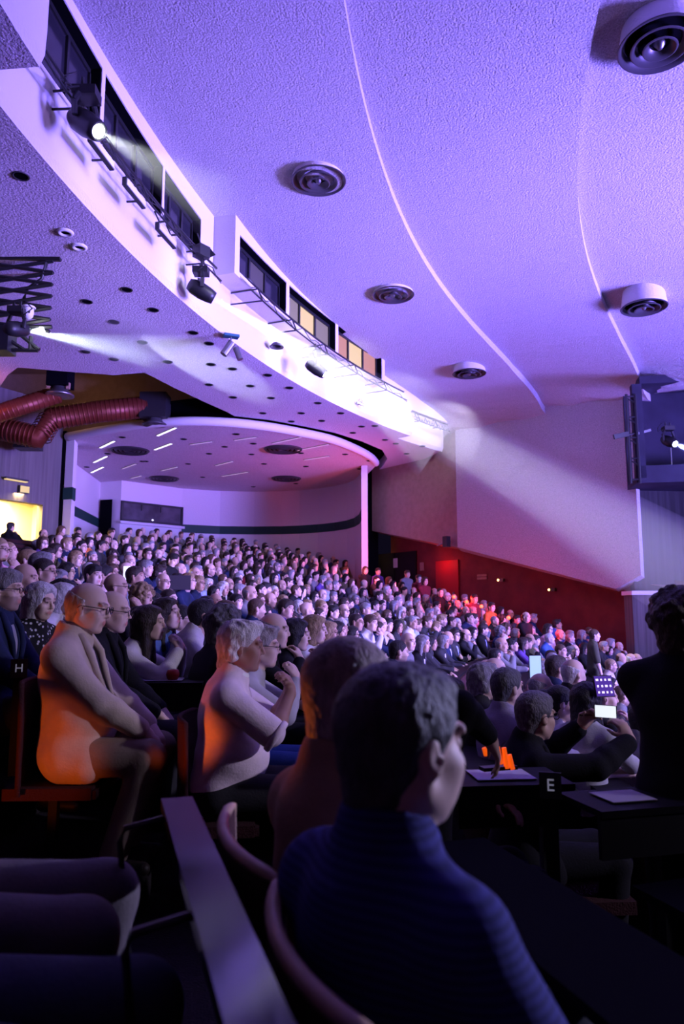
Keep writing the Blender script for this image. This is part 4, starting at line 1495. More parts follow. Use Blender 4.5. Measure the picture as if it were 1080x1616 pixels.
hero(px(40, 914, 5.9), 0.0, 'bald man with a dark stubble beside the floral dress', 2, None, 'black', 'shirt', 'black', 'black', beard=0.5, lean=0.0, arms='folded')
hero(px(70, 903, 6.5), 0.0, 'short dark-haired man in glasses behind the floral dress', 2, 'crop', 'dark brown', 'shirt', 'charcoal', 'black', specs=True, lean=0.05, arms='lap')
hero(px(100, 946, 6.0), 0.1, 'dark curly-haired person behind the cream blazer', 2, 'curly', 'black', 'shirt', 'navy', 'black', lean=0.1, arms='lap', hseed=4)
# the side of the stage
curly, _ = hero(px(1076, 988, 3.1), 0.85, 'curly-haired person in black standing dark against the stage', 2, 'curly', (0.05, 0.028, 0.018), 'shirt', 'black', 'black', h=0.009, hh=0.007, stand=True, arms='folded', lean=0.03, build=1.1, hseed=4)
photo, PH = hero(px(846, 1131, 3.9), 0.12, 'grey-haired man in a black jacket photographing the stage with a phone', 2, 'short', (0.14, 0.13, 0.135), 'jacket', 'black', 'black', (0.6, 0.6, 0.62), True, h=0.008, hh=0.007, lean=0.12, arms='phone',
                 wr=[(0.42, 0.12, 1.13), (0.55, -0.16, 1.10)], yaw=0.35, poles=[(0, 0.9, -0.6), (0.2, -0.8, -0.7)], hands=[((0.55, -0.3, 0.75), (0.2, -1, 0)), ((-0.25, 0.35, 0.85), (-0.3, 1, 0))])
hero(px(886, 1111, 5.2), 0.0, 'dark-haired woman in a white sleeveless top seen in profile', 3, 'bun', 'black', 'shirt', 'white', 'black', tee=True, lean=0.12, arms='desk', fem=True, build=0.86)
hero(px(926, 1108, 5.0), 0.9, 'woman with dark loose hair before the purple screen', 2, 'long', 'black', 'shirt', (0.5, 0.5, 0.52), 'black', lean=0.1, arms='desk', fem=True, build=0.88)
hero(px(801, 1087, 4.7), 0.55, 'grey-haired man in a pale purple shirt behind the phone photographer', 1, 'short', (0.10, 0.10, 0.105), 'shirt', (0.34, 0.30, 0.42), 'black', lean=0.06, arms='desk')
hero(px(764, 1077, 5.2), 0.5, 'silver-haired person with head bent, next to the pale purple shirt', 1, 'swept', 'grey', 'shirt', 'charcoal', 'black', lean=0.12, arms='desk', hseed=3)
hero(px(855, 1086, 6.3), 0.3, 'bald man in front of the dark suited row near the stage', 1, 'fringe', 'grey', 'shirt', (0.45, 0.44, 0.47), 'black', lean=0.05, arms='desk')
hero(px(906, 1064, 6.2), 0.35, 'balding white-haired man near the purple screen', 3, 'fringe', 'white', 'shirt', 'charcoal', 'black', lean=0.05, arms='desk')
hero(px(879, 1056, 7.1), 0.25, 'dark-haired man in a suit jacket turned from the camera', 1, 'short', 'dark brown', 'jacket', 'navy', 'black', lean=0.05, arms='lap')
hero(px(700, 1116, 3.1), 0.15, 'person reaching an arm across a paper on the desk', 2, 'short', 'black', 'shirt', 'black', 'black', lean=0.16, arms='desk', wr=[(0.40, 0.12, 0.80), (0.30, -0.12, 1.10)], yaw=0.3, poles=[(0, 1, -.5), (0, -0.4, 0.9)],
     hands=[None, ((0.40, -0.05, -0.95), (-0.7, 0.2, -0.5))])
hero(px(939, 1003, 14.8), -0.15, 'woman in an olive green dress standing before the dark wall', 3, 'bun', 'brown', 'shirt', (0.075, 0.075, 0.05), (0.06, 0.06, 0.04), tee=True, stand=True, arms='side', lean=0.0, fem=True, build=0.88)
hero(px(17, 832, 18.6), 1.2, 'photographer with a raised camera standing in the bright doorway', 2, 'short', 'black', 'shirt', 'black', 'black', stand=True, arms='mouth', lean=0.0)
hero(px(272, 884, 13.5), -0.4, 'person in black standing with the face lit from a screen below', 3, 'short', 'black', 'shirt', 'black', 'black', stand=True, arms='lap', lean=0.05, pitch=0.4)
seat(cream.location - Vector((0.05, 0, 0)), 0.03, 'dark auditorium seat under the man in the cream blazer', 'fabric')
seat(pinkm.location - Vector((0.03, 0, 0)), 0.1, 'dark auditorium seat under the man in the pink shirt', 'fabric')
for b_, lb in ((1.09, 'seat with a pale curved rim behind the blue striped shirt'), (1.63, 'seat with a pale curved rim behind the brown jumper')):
    q = NN * 0.425 + ND * b_
    seat((q.x, q.y, -0.2), 0.308, lb)
print('heroes', time.time() - T0)

# ------------------------------------------------------------------ the audience
rg = random.Random(11)
PR_ = [make_proto(arms='lap', lean=0.0), make_proto(arms='folded', lean=0.03, yaw=-0.25, pitch=0.0), make_proto(arms='chin', lean=0.14, yaw=-0.15), make_proto(arms='desk', lean=0.22, pitch=-0.08, yaw=0.2),
       make_proto(arms='lap', lean=0.06, yaw=0.35, pitch=0.1, beard=0.6), make_proto(arms='lap', fem=True, build=0.88, lean=0.05, yaw=-0.3), make_proto(arms='chin', fem=True, build=0.88, lean=0.12, roll=0.08),
       make_proto(arms='desk', fem=True, build=0.88, lean=0.15, yaw=-0.1), make_proto(arms='mouth', lean=0.18, fem=False, yaw=0.1)]
PS_ = [make_proto(stand=True, arms='folded', lean=0.0), make_proto(stand=True, arms='side', lean=0.0, fem=True, build=0.88)]
print('protos', time.time() - T0)

cand = []
for k in range(-7, 16):
    r = row_r(k)
    da = math.degrees(0.555 / r)
    a1 = wall_angle(r)
    n = 0
    a = a1 + da * 0.6
    while a < 182.6:
        n += 1
        x, y = pol(r + rg.uniform(-0.07, 0.05), a + rg.uniform(-0.12, 0.12) * da)
        a += da
        if not apse_ok(x, y) or (x < -7.6 and y > 19) or (k < -3 and x < 3.2 and y < 9): continue
        if y > 25.6 and (x - (-3.9)) ** 2 + (y - 25.2) ** 2 > 5.0 ** 2: continue
        u, v, d = project((x + 0.05, y, row_z(k) + 1.2))
        if d < 3.5 or u < -25 or u > 1105: continue
        if any((x - p[0]) ** 2 + (y - p[1]) ** 2 < 0.40 ** 2 for p in taken): continue
        if rg.random() < 0.05 or (u < 62 and v < 866) or v < 838: continue
        cand.append((d, u, v, k, n, x, y))
cand.sort()
# which of them the camera can see at all, near to far over a coarse pixel grid
occ = np.zeros((404, 270), bool)
for (u, v, d) in ((632, 1156, 1.23), (556, 1092, 1.55), (383, 1022, 3.92), (139, 960, 3.85), (1076, 988, 3.1), (178, 966, 4.38), (846, 1131, 3.9)):
    r_ = int(F / d * 0.10 / 4)
    occ[max(0, int(v / 4) - r_):int(v / 4) + r_ + 1, max(0, int(u / 4) - r_):int(u / 4) + r_ + 1] = True
    occ[int(v / 4) + r_:int(v / 4) + r_ * 7, max(0, int(u / 4) - 2 * r_):int(u / 4) + 2 * r_ + 1] = True
vis = []
for c in cand:
    d, u, v = c[:3]
    s_ = F / d / 4
    hx, hy = int(round(0.08 * s_)), int(round(0.12 * s_))
    y0, y1, x0, x1 = int(v / 4) - hy, int(v / 4) + hy + 1, max(0, int(u / 4) - hx), int(u / 4) + hx + 1
    if y0 < 0 or x1 <= 0 or x0 >= 270: continue
    hd = occ[y0:y1, x0:x1]
    by1, bx0, bx1 = int(v / 4 + 0.62 * s_), max(0, int(u / 4 - 0.2 * s_)), int(u / 4 + 0.2 * s_) + 1
    free = (~hd).mean() if hd.size else 0
    if free > 0.22: vis.append((free, c))
    occ[y0:y1, x0:x1] = True
    occ[y1:by1, bx0:bx1] = True
print('seats', len(cand), 'visible', len(vis))
MAXP = 262
keep = sorted(vis, key=lambda q: -q[0] ** 0.5 / q[1][0])
single, rest = [q[1] for q in keep[:MAXP]], [q[1] for q in keep[MAXP:]]
single.sort(key=lambda c: c[0])

HS_M = [('short', 5), ('crop', 3), ('fringe', 3), (None, 1), ('swept', 1)]
HS_F = [('long', 4), ('bob', 4), ('bun', 2), ('curly', 1)]


def pick(opts): return rg.choices([o for o, _ in opts], [w_ for _, w_ in opts])[0]


WORD = {'short': 'short-haired', 'crop': 'crop-haired', 'fringe': 'balding', None: 'bald', 'swept': 'full-haired', 'long': 'long-haired', 'bob': 'bobbed', 'bun': 'tied-back', 'curly': 'curly'}
seen_lab = set()


def audience(c, group='seated audience'):
    d, u, v, k, n, x, y = c
    fem = rg.random() < 0.42
    p = rg.choice(PR_[5:8]) if fem else rg.choice(PR_[:5] + PR_[8:])
    hs = pick(HS_F if fem else HS_M)
    hc = rg.choices(list(HC), [4, 5, 3, 2, 5, 3 if d < 18 else 1])[0]
    if hs == 'fringe' and hc in ('black', 'fair'): hc = 'grey'
    suit = rg.random() < (0.30 if not fem else 0.15) + (0.3 if k < 0 else 0)
    tc = rg.choices(list(CC), [7, 5, 5, 5 if d < 18 else 2.5, 1, 2, 3 if d < 18 else 2, 4, 1.2, 1.2, 1.5, 1, 0.7, 0.3])[0]
    if suit: tc = rg.choice(['black', 'navy', 'charcoal', 'navy', 'grey'])
    f_ = face_stage(x, y) + rg.uniform(-0.22, 0.22)
    o = place(p, (x, y, row_z(k)), f_, SKIN[rg.randrange(5)], hs, HC[hc], 'jacket' if suit else 'shirt', CC[tc], DARK, rg.choice([(0.6, 0.6, 0.65), (0.5, 0.5, 0.6), (0.3, 0.35, 0.6)]),
              rg.random() < 0.28, rg.uniform(0.93, 1.05) * (0.95 if fem else 1.0))
    lab = '%s %s person in %s %s, row %s from stage, seat %s from wall' % (WORD[hs], hc, tc, 'jacket' if suit else 'top', spell(k + 8), spell(n))
    if hs is None: lab = lab.replace(' %s person' % hc, ' person', 1)
    tag(o, lab, 'person', group)
    return o


for c in single: audience(c)
# the farthest rows beyond that count, as one mass of seated figures
if rest:
    allV, allQ, allC = [], [], []
    lo_ = [make_proto(h=0.026, tops=('shirt',), arms='lap'), make_proto(h=0.026, tops=('shirt',), arms='folded', fem=True)]
    hv = {s_: hair_field(s_, 0).mesh(0.02) for s_ in ('short', 'long', 'bob', 'fringe')}
    b = 0
    for c in rest:
        d, u, v, k, n, x, y = c
        p = rg.choice(lo_)
        a = face_stage(x, y) + rg.uniform(-0.2, 0.2)
        Rm = rotm(a)
        hs = rg.choice(list(hv))

        def put(me, V, Q, col):
            global b
            W_ = V @ Rm.T + np.array((x, y, row_z(k)))
            allV.append(W_); allQ.append(Q + b); allC.append(np.tile(col, (len(W_), 1))); b += len(W_)
        for me, col in ((p.body, SKIN[rg.randrange(5)]), (p.tops['shirt'], CC[rg.choice(['black', 'navy', 'charcoal', 'grey', 'white', 'olive'])]), (p.trousers, DARK)):
            V = np.zeros(len(me.vertices) * 3, f32); me.vertices.foreach_get('co', V)
            Q = np.zeros(len(me.loops), np.int32); me.loops.foreach_get('vertex_index', Q)
            put(me, V.reshape(-1, 3), Q.reshape(-1, 4), col)
        V, Q = hv[hs]
        put(None, V @ p.P.R.T + p.P.head, Q, HC[rg.choice(['black', 'dark brown', 'brown', 'grey'])])
    allC = np.concatenate(allC)
    me = raw_mesh('audience', np.concatenate(allV), np.concatenate(allQ), lambda V: allC, 0)
    me.materials.append(mat('far_audience', (0.3, 0.3, 0.3), 0.8, attr=True))
    o = link('audience', me)
    tag(o, 'mass of small seated figures filling the farthest rows', 'audience', kind='stuff')

# people standing along the red wall and by the doors
for i, (u, v, d, tc, hs, lab) in enumerate((
        (577, 900, 24.4, 'black', 'long', 'person in black standing beside the pilaster and yellow lamp'),
        (597, 902, 24.6, 'purple', 'short', 'person in purple standing under the yellow wall lamp'),
        (643, 906, 23.6, 'grey', 'short', 'person in grey standing by the dark double doors'),
        (661, 913, 22.6, 'wine red', 'short', 'person in red standing first along the red wall'),
        (671, 917, 22.2, 'wine red', 'bob', 'bobbed person in red standing second along the red wall'),
        (695, 935, 21.0, 'black', 'crop', 'crop-haired person in black leaning on the red wall'),
        (749, 945, 20.0, 'wine red', 'short', 'person lit red between the two step lamps'),
        (776, 958, 19.0, 'orange', 'short', 'person in orange jacket standing beside the red step lamps'),
        (831, 974, 17.6, 'black', 'fringe', 'tall balding man in black standing against the red wall'),
        (866, 993, 16.9, 'pink', 'long', 'person in pink standing under the wall spotlights'))):
    p = PS_[i % 2]
    q = px(u, v, d)
    f_ = face_stage(q.x, q.y) - 0.35
    hd = p.P.head
    loc = (q.x - hd[0] * math.cos(f_), q.y - hd[0] * math.sin(f_), q.z - hd[2])
    o = place(p, loc, f_, SKIN[i % 4], hs, HC['dark brown'], 'shirt', CC[tc], DARK)
    tag(o, lab, 'person', 'people standing along the red wall')
print('audience', time.time() - T0, len(bpy.data.objects))
# ------------------------------------------------------------------ ceiling fixtures
def zceil(u, v, dz=0.0):
    z = 8.4
    for _ in range(12):
        p = at(u, v, z=z)
        z = zc(p.x, p.y) - dz
    return at(u, v, z=z)


for i, (u, v, r, drop, lab) in enumerate(((503, 286, 0.48, 0.06, 'round stepped air diffuser nearest the dark booth windows'), (621, 466, 0.48, 0.06, 'round stepped air diffuser beside the projecting booth'),
                                          (741, 590, 0.48, 0.16, 'round drum air diffuser farthest along the first ceiling panel'), (1042, 72, 0.52, 0.12, 'large air diffuser cut by the picture edge on the last panel'),
                                          (1017, 486, 0.50, 0.20, 'round drum air diffuser close to the stage box'))):
    p = zceil(u, v, drop)
    t = empty('air_diffuser', p, 0, lab, 'vent', 'round ceiling air diffusers')
    MB().lathe([(r * 0.84, drop + 0.3), (r * 0.96, 0.03), (r * 0.97, 0.02), (r * 0.90, 0.02), (r * 0.88, 0.05)], 40).build('drum', M['plaster'], t, True)
    for rr, zz in ((1.0, 0.0), (0.70, -0.03), (0.42, -0.05)):
        MB().lathe([(r * rr, zz), (r * (rr - 0.05), zz - 0.015), (r * (rr - 0.20), zz + 0.09), (r * (rr - 0.22), zz + 0.10), (r * (rr - 0.05), zz + 0.0)], 40).build('ring', M['diffuser'], t, True)
    MB().lathe([(0.001, -0.05), (r * 0.06, -0.045), (r * 0.15, 0.03), (r * 0.17, 0.06)], 24).build('core', M['metal'], t, True)
    MB().lathe([(0.001, 0.12), (r * 0.92, 0.12)], 32).build('back_plate', M['void'], t)
TENS = {2: 'twentieth', 3: 'thirtieth'}
ORDS = 'first second third fourth fifth sixth seventh eighth ninth tenth eleventh twelfth thirteenth fourteenth fifteenth sixteenth seventeenth eighteenth nineteenth'.split()


def ORD(n): return ORDS[n - 1] if n < 20 else (TENS[n // 10] if n % 10 == 0 else ('twenty-', 'thirty-')[n // 10 - 2] + ORDS[n % 10 - 1])


dl = ((33, 278), (200, 457), (137, 476), (242, 489), (180, 508), (225, 540), (305, 525), (330, 542), (265, 571), (180, 567), (135, 555), (333, 575), (367, 582), (330, 607), (423, 592), (395, 609), (368, 627),
      (457, 612), (428, 628), (415, 652), (460, 665), (502, 636), (476, 652), (538, 652), (508, 664), (557, 683), (592, 672), (571, 673), (625, 700), (642, 716), (667, 704), (608, 694))
MB_dl = MB().lathe([(0.082, 0.0), (0.098, -0.012), (0.108, -0.004), (0.108, 0.0)], 18).mesh('trim_ring', True)
MB_dl.materials.append(M['diffuser'])
MB_dh = MB().lathe([(0.001, -0.001), (0.084, -0.001)], 18).mesh('aperture')
MB_dh.materials.append(M['void'])
dl = sorted(dl, key=lambda q: math.hypot(q[0] - 45, q[1] - 450))
for i_, (u, v) in enumerate(dl):
    t = empty('recessed_downlight', at(u, v, z=ZS - 0.003), 0, 'small dark recessed downlight in the lavender soffit, %s outward from the scissor rig' % ORD(i_ + 1), 'light', 'soffit downlights')
    link('trim_ring', MB_dl, None, t); link('aperture', MB_dh, None, t)
for (u, v), lab in (((103, 366), 'white ringed downlight above the scissor rig'), ((125, 389), 'second white ringed downlight below the first by the scissor rig')):
    t = empty('ringed_downlight', at(u, v, z=ZS - 0.003), 0, lab, 'light')
    MB().lathe([(0.06, 0.0), (0.07, -0.03), (0.11, -0.03), (0.12, 0.0)], 20).build('trim_ring', M['white'], t, True)
    MB().lathe([(0.001, -0.006), (0.065, -0.006)], 18).build('aperture', M['void'], t)
for i_, (u, v) in enumerate(sorted(((118, 704), (193, 690), (170, 716), (225, 728), (230, 728), (137, 737), (290, 693), (373, 685), (400, 700), (355, 705), (330, 716), (297, 732), (320, 753), (397, 717), (417, 732), (475, 715), (545, 717), (583, 727), (483, 736), (568, 740), (467, 763), (400, 768)), key=lambda q: math.hypot(q[0] - 100, q[1] - 740))):
    t = empty('recessed_downlight', at(u, v, z=ZA - 0.003), 0, 'small dark recessed downlight in the pink alcove ceiling, %s outward from the white pilaster' % ORD(i_ + 1), 'light', 'alcove downlights')
    link('trim_ring', MB_dl, None, t); link('aperture', MB_dh, None, t)
for (u, v, r), lab in zip(((205, 711, 0.62), (447, 709, 0.62), (259, 755, 0.58), (452, 755, 0.58)), ('nearer', 'nearer', 'farther', 'farther')):
    p = at(u, v, z=ZA - 0.01)
    t = empty('ceiling_grille', p, 0, 'flat dark round grille, %s of two on the %s side of the alcove ceiling' % (lab, 'concrete wall' if u < 300 else 'brown wall'), 'vent', 'alcove grilles')
    for a_, b_ in ((1.0, 0.84), (0.78, 0.62), (0.56, 0.40), (0.34, 0.16)):
        MB().lathe([(r * a_, 0.0), (r * (a_ + b_) / 2, -0.05), (r * b_, 0.0)], 32).build('ring', M['diffuser'], t, True)
    MB().lathe([(0.001, 0.004), (r, 0.004)], 32).build('back_plate', M['void'], t)
ns_ = {}
for u0, v0, u1, v1, lit in sorted(((248, 688, 278, 675, 1), (158, 707, 181, 696, 1), (148, 730, 169, 720, 1), (144, 746, 163, 737, 1), (244, 710, 271, 700, 1), (105, 713, 112, 709, 1), (193, 740, 215, 732, 0), (255, 743, 280, 737, 0),
                            (207, 755, 223, 751, 0), (300, 702, 335, 697, 0), (340, 735, 368, 728, 0), (370, 695, 405, 690, 0), (430, 700, 480, 689, 0), (460, 713, 520, 701, 0), (480, 726, 520, 720, 0), (350, 752, 392, 745, 0))):
    a, b = at(u0, v0, z=ZA - 0.012), at(u1, v1, z=ZA - 0.012)
    ns_[lit] = ns_.get(lit, 0) + 1
    t = empty('slot_light', (a + b) / 2, math.atan2(b.y - a.y, b.x - a.x), '%s slanting slot light in the alcove ceiling, %s from the concrete wall pilaster' % ('bright' if lit else 'dim', ORD(ns_[lit])), 'light', ('lit' if lit else 'dim') + ' slot lights')
    L_ = (b - a).length
    MB().box((0, 0, 0.01), (L_, 0.10, 0.02)).build('housing', M['diffuser'], t)
    MB().box((0, 0, -0.002), (L_ * 0.96, 0.07, 0.012)).build('tube', M['slot'] if lit else M['slot_dim'], t)


# ------------------------------------------------------------------ moving head lights and the rails
def on_arc(u, v, R):
    dx, dy = (u - 540) / F, (808 - v) / F
    r = Vector((dx, math.cos(TH) - dy * math.sin(TH), math.sin(TH) + dy * math.cos(TH)))
    a = r.x ** 2 + r.y ** 2; b = -2 * (S.x * r.x + S.y * r.y); c = S.x ** 2 + S.y ** 2 - R * R
    t = (-b + math.sqrt(b * b - 4 * a * c)) / (2 * a)
    return EYE + r * t


M['haze'] = bpy.data.materials.new('haze'); M['haze'].use_nodes = True
nt = M['haze'].node_tree; nt.nodes.remove(nt.nodes['Principled BSDF'])
vs = nt.nodes.new('ShaderNodeVolumeScatter'); vs.inputs['Density'].default_value = 0.035; vs.inputs['Anisotropy'].default_value = 0.25
nt.links.new(vs.outputs[0], nt.nodes['Material Output'].inputs['Volume'])


def beam(a, direction, length, half, power, color, r0=0.05, density=None, lab=None):
    """the spot of a moving head and the drifting haze its beam shows up in"""
    d = direction.normalized()
    lamp('beam_spot', 'SPOT', a + d * 0.03, color, power, a + d, spot_size=2 * half, spot_blend=0.35, shadow_soft_size=0.03)
    if density:
        m = M['haze'].copy(); m.node_tree.nodes['Volume Scatter'].inputs['Density'].default_value = density
        o = MB().bar(a + d * 0.04, a + d * length, r0, 28, r0 + length * math.tan(half * 1.05)).build('haze', m)
        tag(o, lab, 'haze', kind='stuff')


def moving_head(lens, aim, size, label, em='lamp_white', base_dir=Vector((0, 0, 1))):
    """head with a lens, a two-armed yoke and a base box; origin at the yoke's pivot"""
    d = (aim - lens).normalized()
    piv = lens - d * size * 0.42
    t = empty('moving_head_light', piv, 0, label, 'stage light', 'moving head lights')
    q = d.to_track_quat('Z', 'Y').to_matrix()
    MB().lathe([(0.001, -0.38), (0.15, -0.36), (0.21, -0.22), (0.23, 0.05), (0.20, 0.30), (0.17, 0.42), (0.15, 0.42), (0.14, 0.38)], 24, M=q @ Matrix.Scale(size, 3)).build('head', M['black'], t, True)
    MB().lathe([(0.001, 0.40), (0.125, 0.395)], 20, M=q @ Matrix.Scale(size, 3)).build('lens', M[em], t)
    s_ = d.cross(base_dir).normalized()
    for sg in (1, -1):
        g = MB()
        P = [s_ * sg * 0.27 * size, s_ * sg * 0.30 * size + base_dir * 0.25 * size, s_ * sg * 0.20 * size + base_dir * 0.46 * size]
        for a, b in zip(P, P[1:]): g.bar(a, b, 0.055 * size, 6)
        g.build('yoke_arm', M['black'], t)
    fr = base_dir.to_track_quat('Z', 'Y').to_matrix()
    MB().box(base_dir * 0.56 * size, (0.42 * size, 0.36 * size, 0.18 * size), fr).build('base', M['black'], t)
    g = MB()
    for sg in (1, -1): g.bar(base_dir * 0.64 * size + s_ * sg * 0.12 * size, base_dir * 0.82 * size + s_ * sg * 0.12 * size, 0.022, 6)
    g.build('clamp', M['darkmetal'], t)
    cb = MB().tube([base_dir * 0.6 * size + s_ * 0.2 * size, base_dir * 0.35 * size + s_ * 0.42 * size - d * 0.1, base_dir * 0.55 * size + s_ * 0.55 * size, base_dir * 0.8 * size + s_ * 0.3 * size], 0.010, 6)
    cb.build('cable', M['black'], t, True)
    return d


l1 = on_arc(157, 208, EDGE_R - 0.75)
d1 = moving_head(l1, l1 + Vector((0.60, -0.25, -0.50)), 0.66, 'moving head light with a lit white lens nearest along the fascia rail')
beam(l1, d1, 2.2, 0.16, 900, (0.9, 0.95, 1.0), 0.05, 0.10, 'faint pale haze in the beam of the nearest moving head')
l2 = on_arc(338, 471, EDGE_R - 0.62)
aim2 = at(1020, 868, y=15.2)
d2 = moving_head(l2, aim2, 0.62, 'moving head light throwing the brightest white beam at the booth corner')
beam(l2, d2, 12.5, 0.085, 42000, (0.80, 0.78, 1.0), 0.06, 0.12, 'bright white haze beam raking along the fascia to the side wall')
l3 = on_arc(513, 591, EDGE_R - 1.1)
d3 = moving_head(l3, l3 + Vector((0.75, 0.05, -0.50)), 0.62, 'moving head light under the lit booth windows')
beam(l3, d3, 3.0, 0.22, 4000, (0.9, 0.9, 1.0), 0.05, 0.10, 'short bright haze beam under the lit booth windows')
# unseen spots added off the rail to brighten the fascia band
for a_, pw in ((172, 45), (166, 70), (157, 260), (151, 260), (145, 260), (140, 240)):
    p = Vector((*pol(EDGE_R - 1.5, a_), 6.95)); q = Vector((*pol(EDGE_R, a_ - 1.5), 7.1))
    lamp('fascia_fill', 'SPOT', p, (0.80, 0.76, 1.0), pw * 0.6, q, spot_size=1.9, spot_blend=1.0, shadow_soft_size=0.12)

def rail(a0, a1, R, z, label, n):
    t = empty('lighting_rail', (0, 0, 0), 0, label, 'rail')
    for dR, dz, nm in ((0, 0, 'pipe'), (-0.10, -0.26, 'lower_pipe')):
        MB().tube([(*pol(R + dR, a0 + (a1 - a0) * i / 24), z + dz) for i in range(25)], 0.024 if dz == 0 else 0.018, 6).build(nm, M['black'], t, True)
    for i in range(n):
        a = a0 + (a1 - a0) * (i + 0.3) / n
        g = MB()
        p, q, w_ = (*pol(R, a), z), (*pol(R - 0.10, a), z - 0.26), (*pol(EDGE_R - 0.05, a), z - 0.24)
        g.bar(p, q, 0.016, 6); g.bar(q, w_, 0.016, 6); g.bar(p, (*pol(EDGE_R - 0.05, a), z), 0.016, 6)
        g.build('bracket', M['black'], t)
    g = MB().tube([(*pol(R - 0.1, a0 + (a1 - a0) * i / 40), z - 0.2 + 0.07 * math.sin(i * 1.7) + 0.05 * math.sin(i * 0.6)) for i in range(41)], 0.009, 5)
    g.build('cable', M['black'], t, True)
    return t


rail(178, 163.4, EDGE_R - 0.30, 7.50, 'black lighting rail on brackets below the dark booth windows', 7)
rail(162.2, 145.2, EDGE_R - 0.66, 7.52, 'black lighting rail on brackets below the lit projecting booth', 5)
rail(142.5, 138.2, EDGE_R - 0.15, 7.32, 'thin short grey rail on the far end of the fascia', 2)
# small fittings on the fascia
for i, (u, v, lab) in enumerate(((212, 305, 'long flat flood light hanging under the middle dark windows'), (262, 372, 'long flat flood light hanging under the last dark window'), (160, 240, 'flat flood light under the nearest moving head'))):
    p = on_arc(u, v, EDGE_R - 0.45)
    a = ang(p.x, p.y)
    t = empty('flood_light', p, math.radians(a) + PI / 2, lab, 'stage light')
    MB().box((0, 0, 0), (0.62, 0.06, 0.12)).build('body', M['darkmetal'], t)
    MB().box((0, 0.035, 0), (0.58, 0.01, 0.09)).build('front_glass', M['white'], t)
    MB().bar((-0.2, 0, 0.08), (-0.2, -0.1, 0.3), 0.012, 6).bar((0.2, 0, 0.08), (0.2, -0.1, 0.3), 0.012, 6).build('bracket', M['black'], t)
p = on_arc(318, 398, EDGE_R - 0.5)
t = empty('barn_door_light', p, 0.9, 'small black light with an open flap at the corner of the dark booth', 'stage light')
MB().box((0, 0, 0), (0.22, 0.2, 0.2)).build('body', M['black'], t)
MB().box((0.16, 0, 0.05), (0.16, 0.2, 0.012), Matrix.Rotation(0.5, 3, 'Y')).build('flap', M['black'], t)
MB().bar((0, 0, 0.1), (-0.1, 0, 0.3), 0.012, 6).build('bracket', M['black'], t)
p = on_arc(437, 545, EDGE_R - 0.30)
t = empty('hook_lamp', p, 0, 'little shaded lamp on a bent hook against the bright fascia', 'lamp')
MB().tube([(0, 0, 0.04), (0, 0, 0.28), (-0.10, 0.05, 0.42), (-0.2, 0.1, 0.30)], 0.012, 6).build('hook', M['darkmetal'], t, True)
MB().lathe([(0.02, 0.06), (0.10, 0.04), (0.16, -0.03), (0.15, -0.05), (0.09, -0.02)], 20).build('lamp_shade', M['diffuser'], t, True)
p = on_arc(570, 636, EDGE_R - 0.2)
t = empty('wall_fitting', p, 0.6, 'tiny metal fitting on the bright fascia beyond the lit booth', 'lamp')
MB().bar((-0.14, 0, 0), (0.10, 0, -0.04), 0.05, 8).build('body', M['metal'], t)
MB().box((0, 0, 0.08), (0.08, 0.08, 0.10)).build('bracket', M['metal'], t)
p = at(365, 528, z=ZS - 0.01)
t = empty('twin_spotlight', p, 0.4, 'silver twin spotlight under a teal plate on the soffit edge', 'spotlight')
M['teal'] = mat('teal_plate', (0.03, 0.12, 0.16), 0.5)
MB().box((0, 0, -0.03), (0.30, 0.16, 0.05)).build('plate', M['teal'], t)
MB().bar((0, 0, -0.05), (0, 0, -0.20), 0.016, 6).build('stem', M['metal'], t)
MB().bar((0.02, 0, -0.16), (-0.14, 0.02, -0.42), 0.075, 14).build('barrel', M['metal'], t)
MB().bar((0.10, 0, -0.26), (0.18, -0.05, -0.50), 0.06, 14).build('barrel', M['metal'], t)

# --- hanging scissor rig with its moving head and dome camera
tx = lambda u, v, y: at(u, v, y=y)
Y0 = 10.6
t = empty('scissor_lift_rig', tx(40, 450, Y0), 0, 'black folding scissor rig hanging from the soffit', 'lighting rig')
o0 = t.location.copy()


def rp(u, v, y=Y0): return tx(u, v, y) - o0


for yy in (Y0, Y0 + 0.5):
    g = MB()
    for a, b in (((-30, 375), (64, 368)), ((64, 368), (96, 402)), ((-30, 404), (96, 408)), ((-30, 400), (50, 372))):
        g.bar(rp(*a, yy), rp(*b, yy), 0.050, 6)
    g.build('top_frame', M['black'], t)
for k_ in range(6):
    v0 = 412 + k_ * 18.5; v1 = v0 + 18.5
    for yy in (Y0, Y0 + 0.5):
        MB().bar(rp(-40, v0, yy), rp(84 - k_ * 1.2, v1, yy), 0.030, 6).build('scissor_arm', M['black'], t)
        MB().bar(rp(-40, v1, yy), rp(84 - k_ * 1.2, v0, yy), 0.030, 6).build('scissor_arm', M['black'], t)
    MB().bar(rp(84 - k_ * 1.2, v1, Y0), rp(84 - k_ * 1.2, v1, Y0 + 0.5), 0.018, 6).build('cross_bar', M['black'], t)
MB().tube([rp(74, 385), rp(75, 410), rp(66, 440), rp(44, 455), rp(38, 470), rp(44, 490)], 0.026, 8).build('hose', M['black'], t, True)
g = MB()
for a, b in (((-30, 515), (82, 516)), ((-30, 552), (60, 553)), ((20, 515), (60, 553)), ((62, 552), (34, 530)), ((-20, 515), (38, 552)), ((49, 531), (48, 552))):
    g.bar(rp(*a), rp(*b), 0.032, 6)
g.build('lower_frame', M['black'], t)
MB().box(rp(-4, 540), (0.45, 0.3, 0.35)).build('ballast', M['black'], t)
MB().box(rp(12, 388), (0.50, 0.5, 0.22)).build('hoist_box', M['black'], t)
MB().bar(rp(0, 372), Vector((rp(0, 372).x, rp(0, 372).y, ZS - o0.z)), 0.04, 8).build('hanger', M['black'], t)
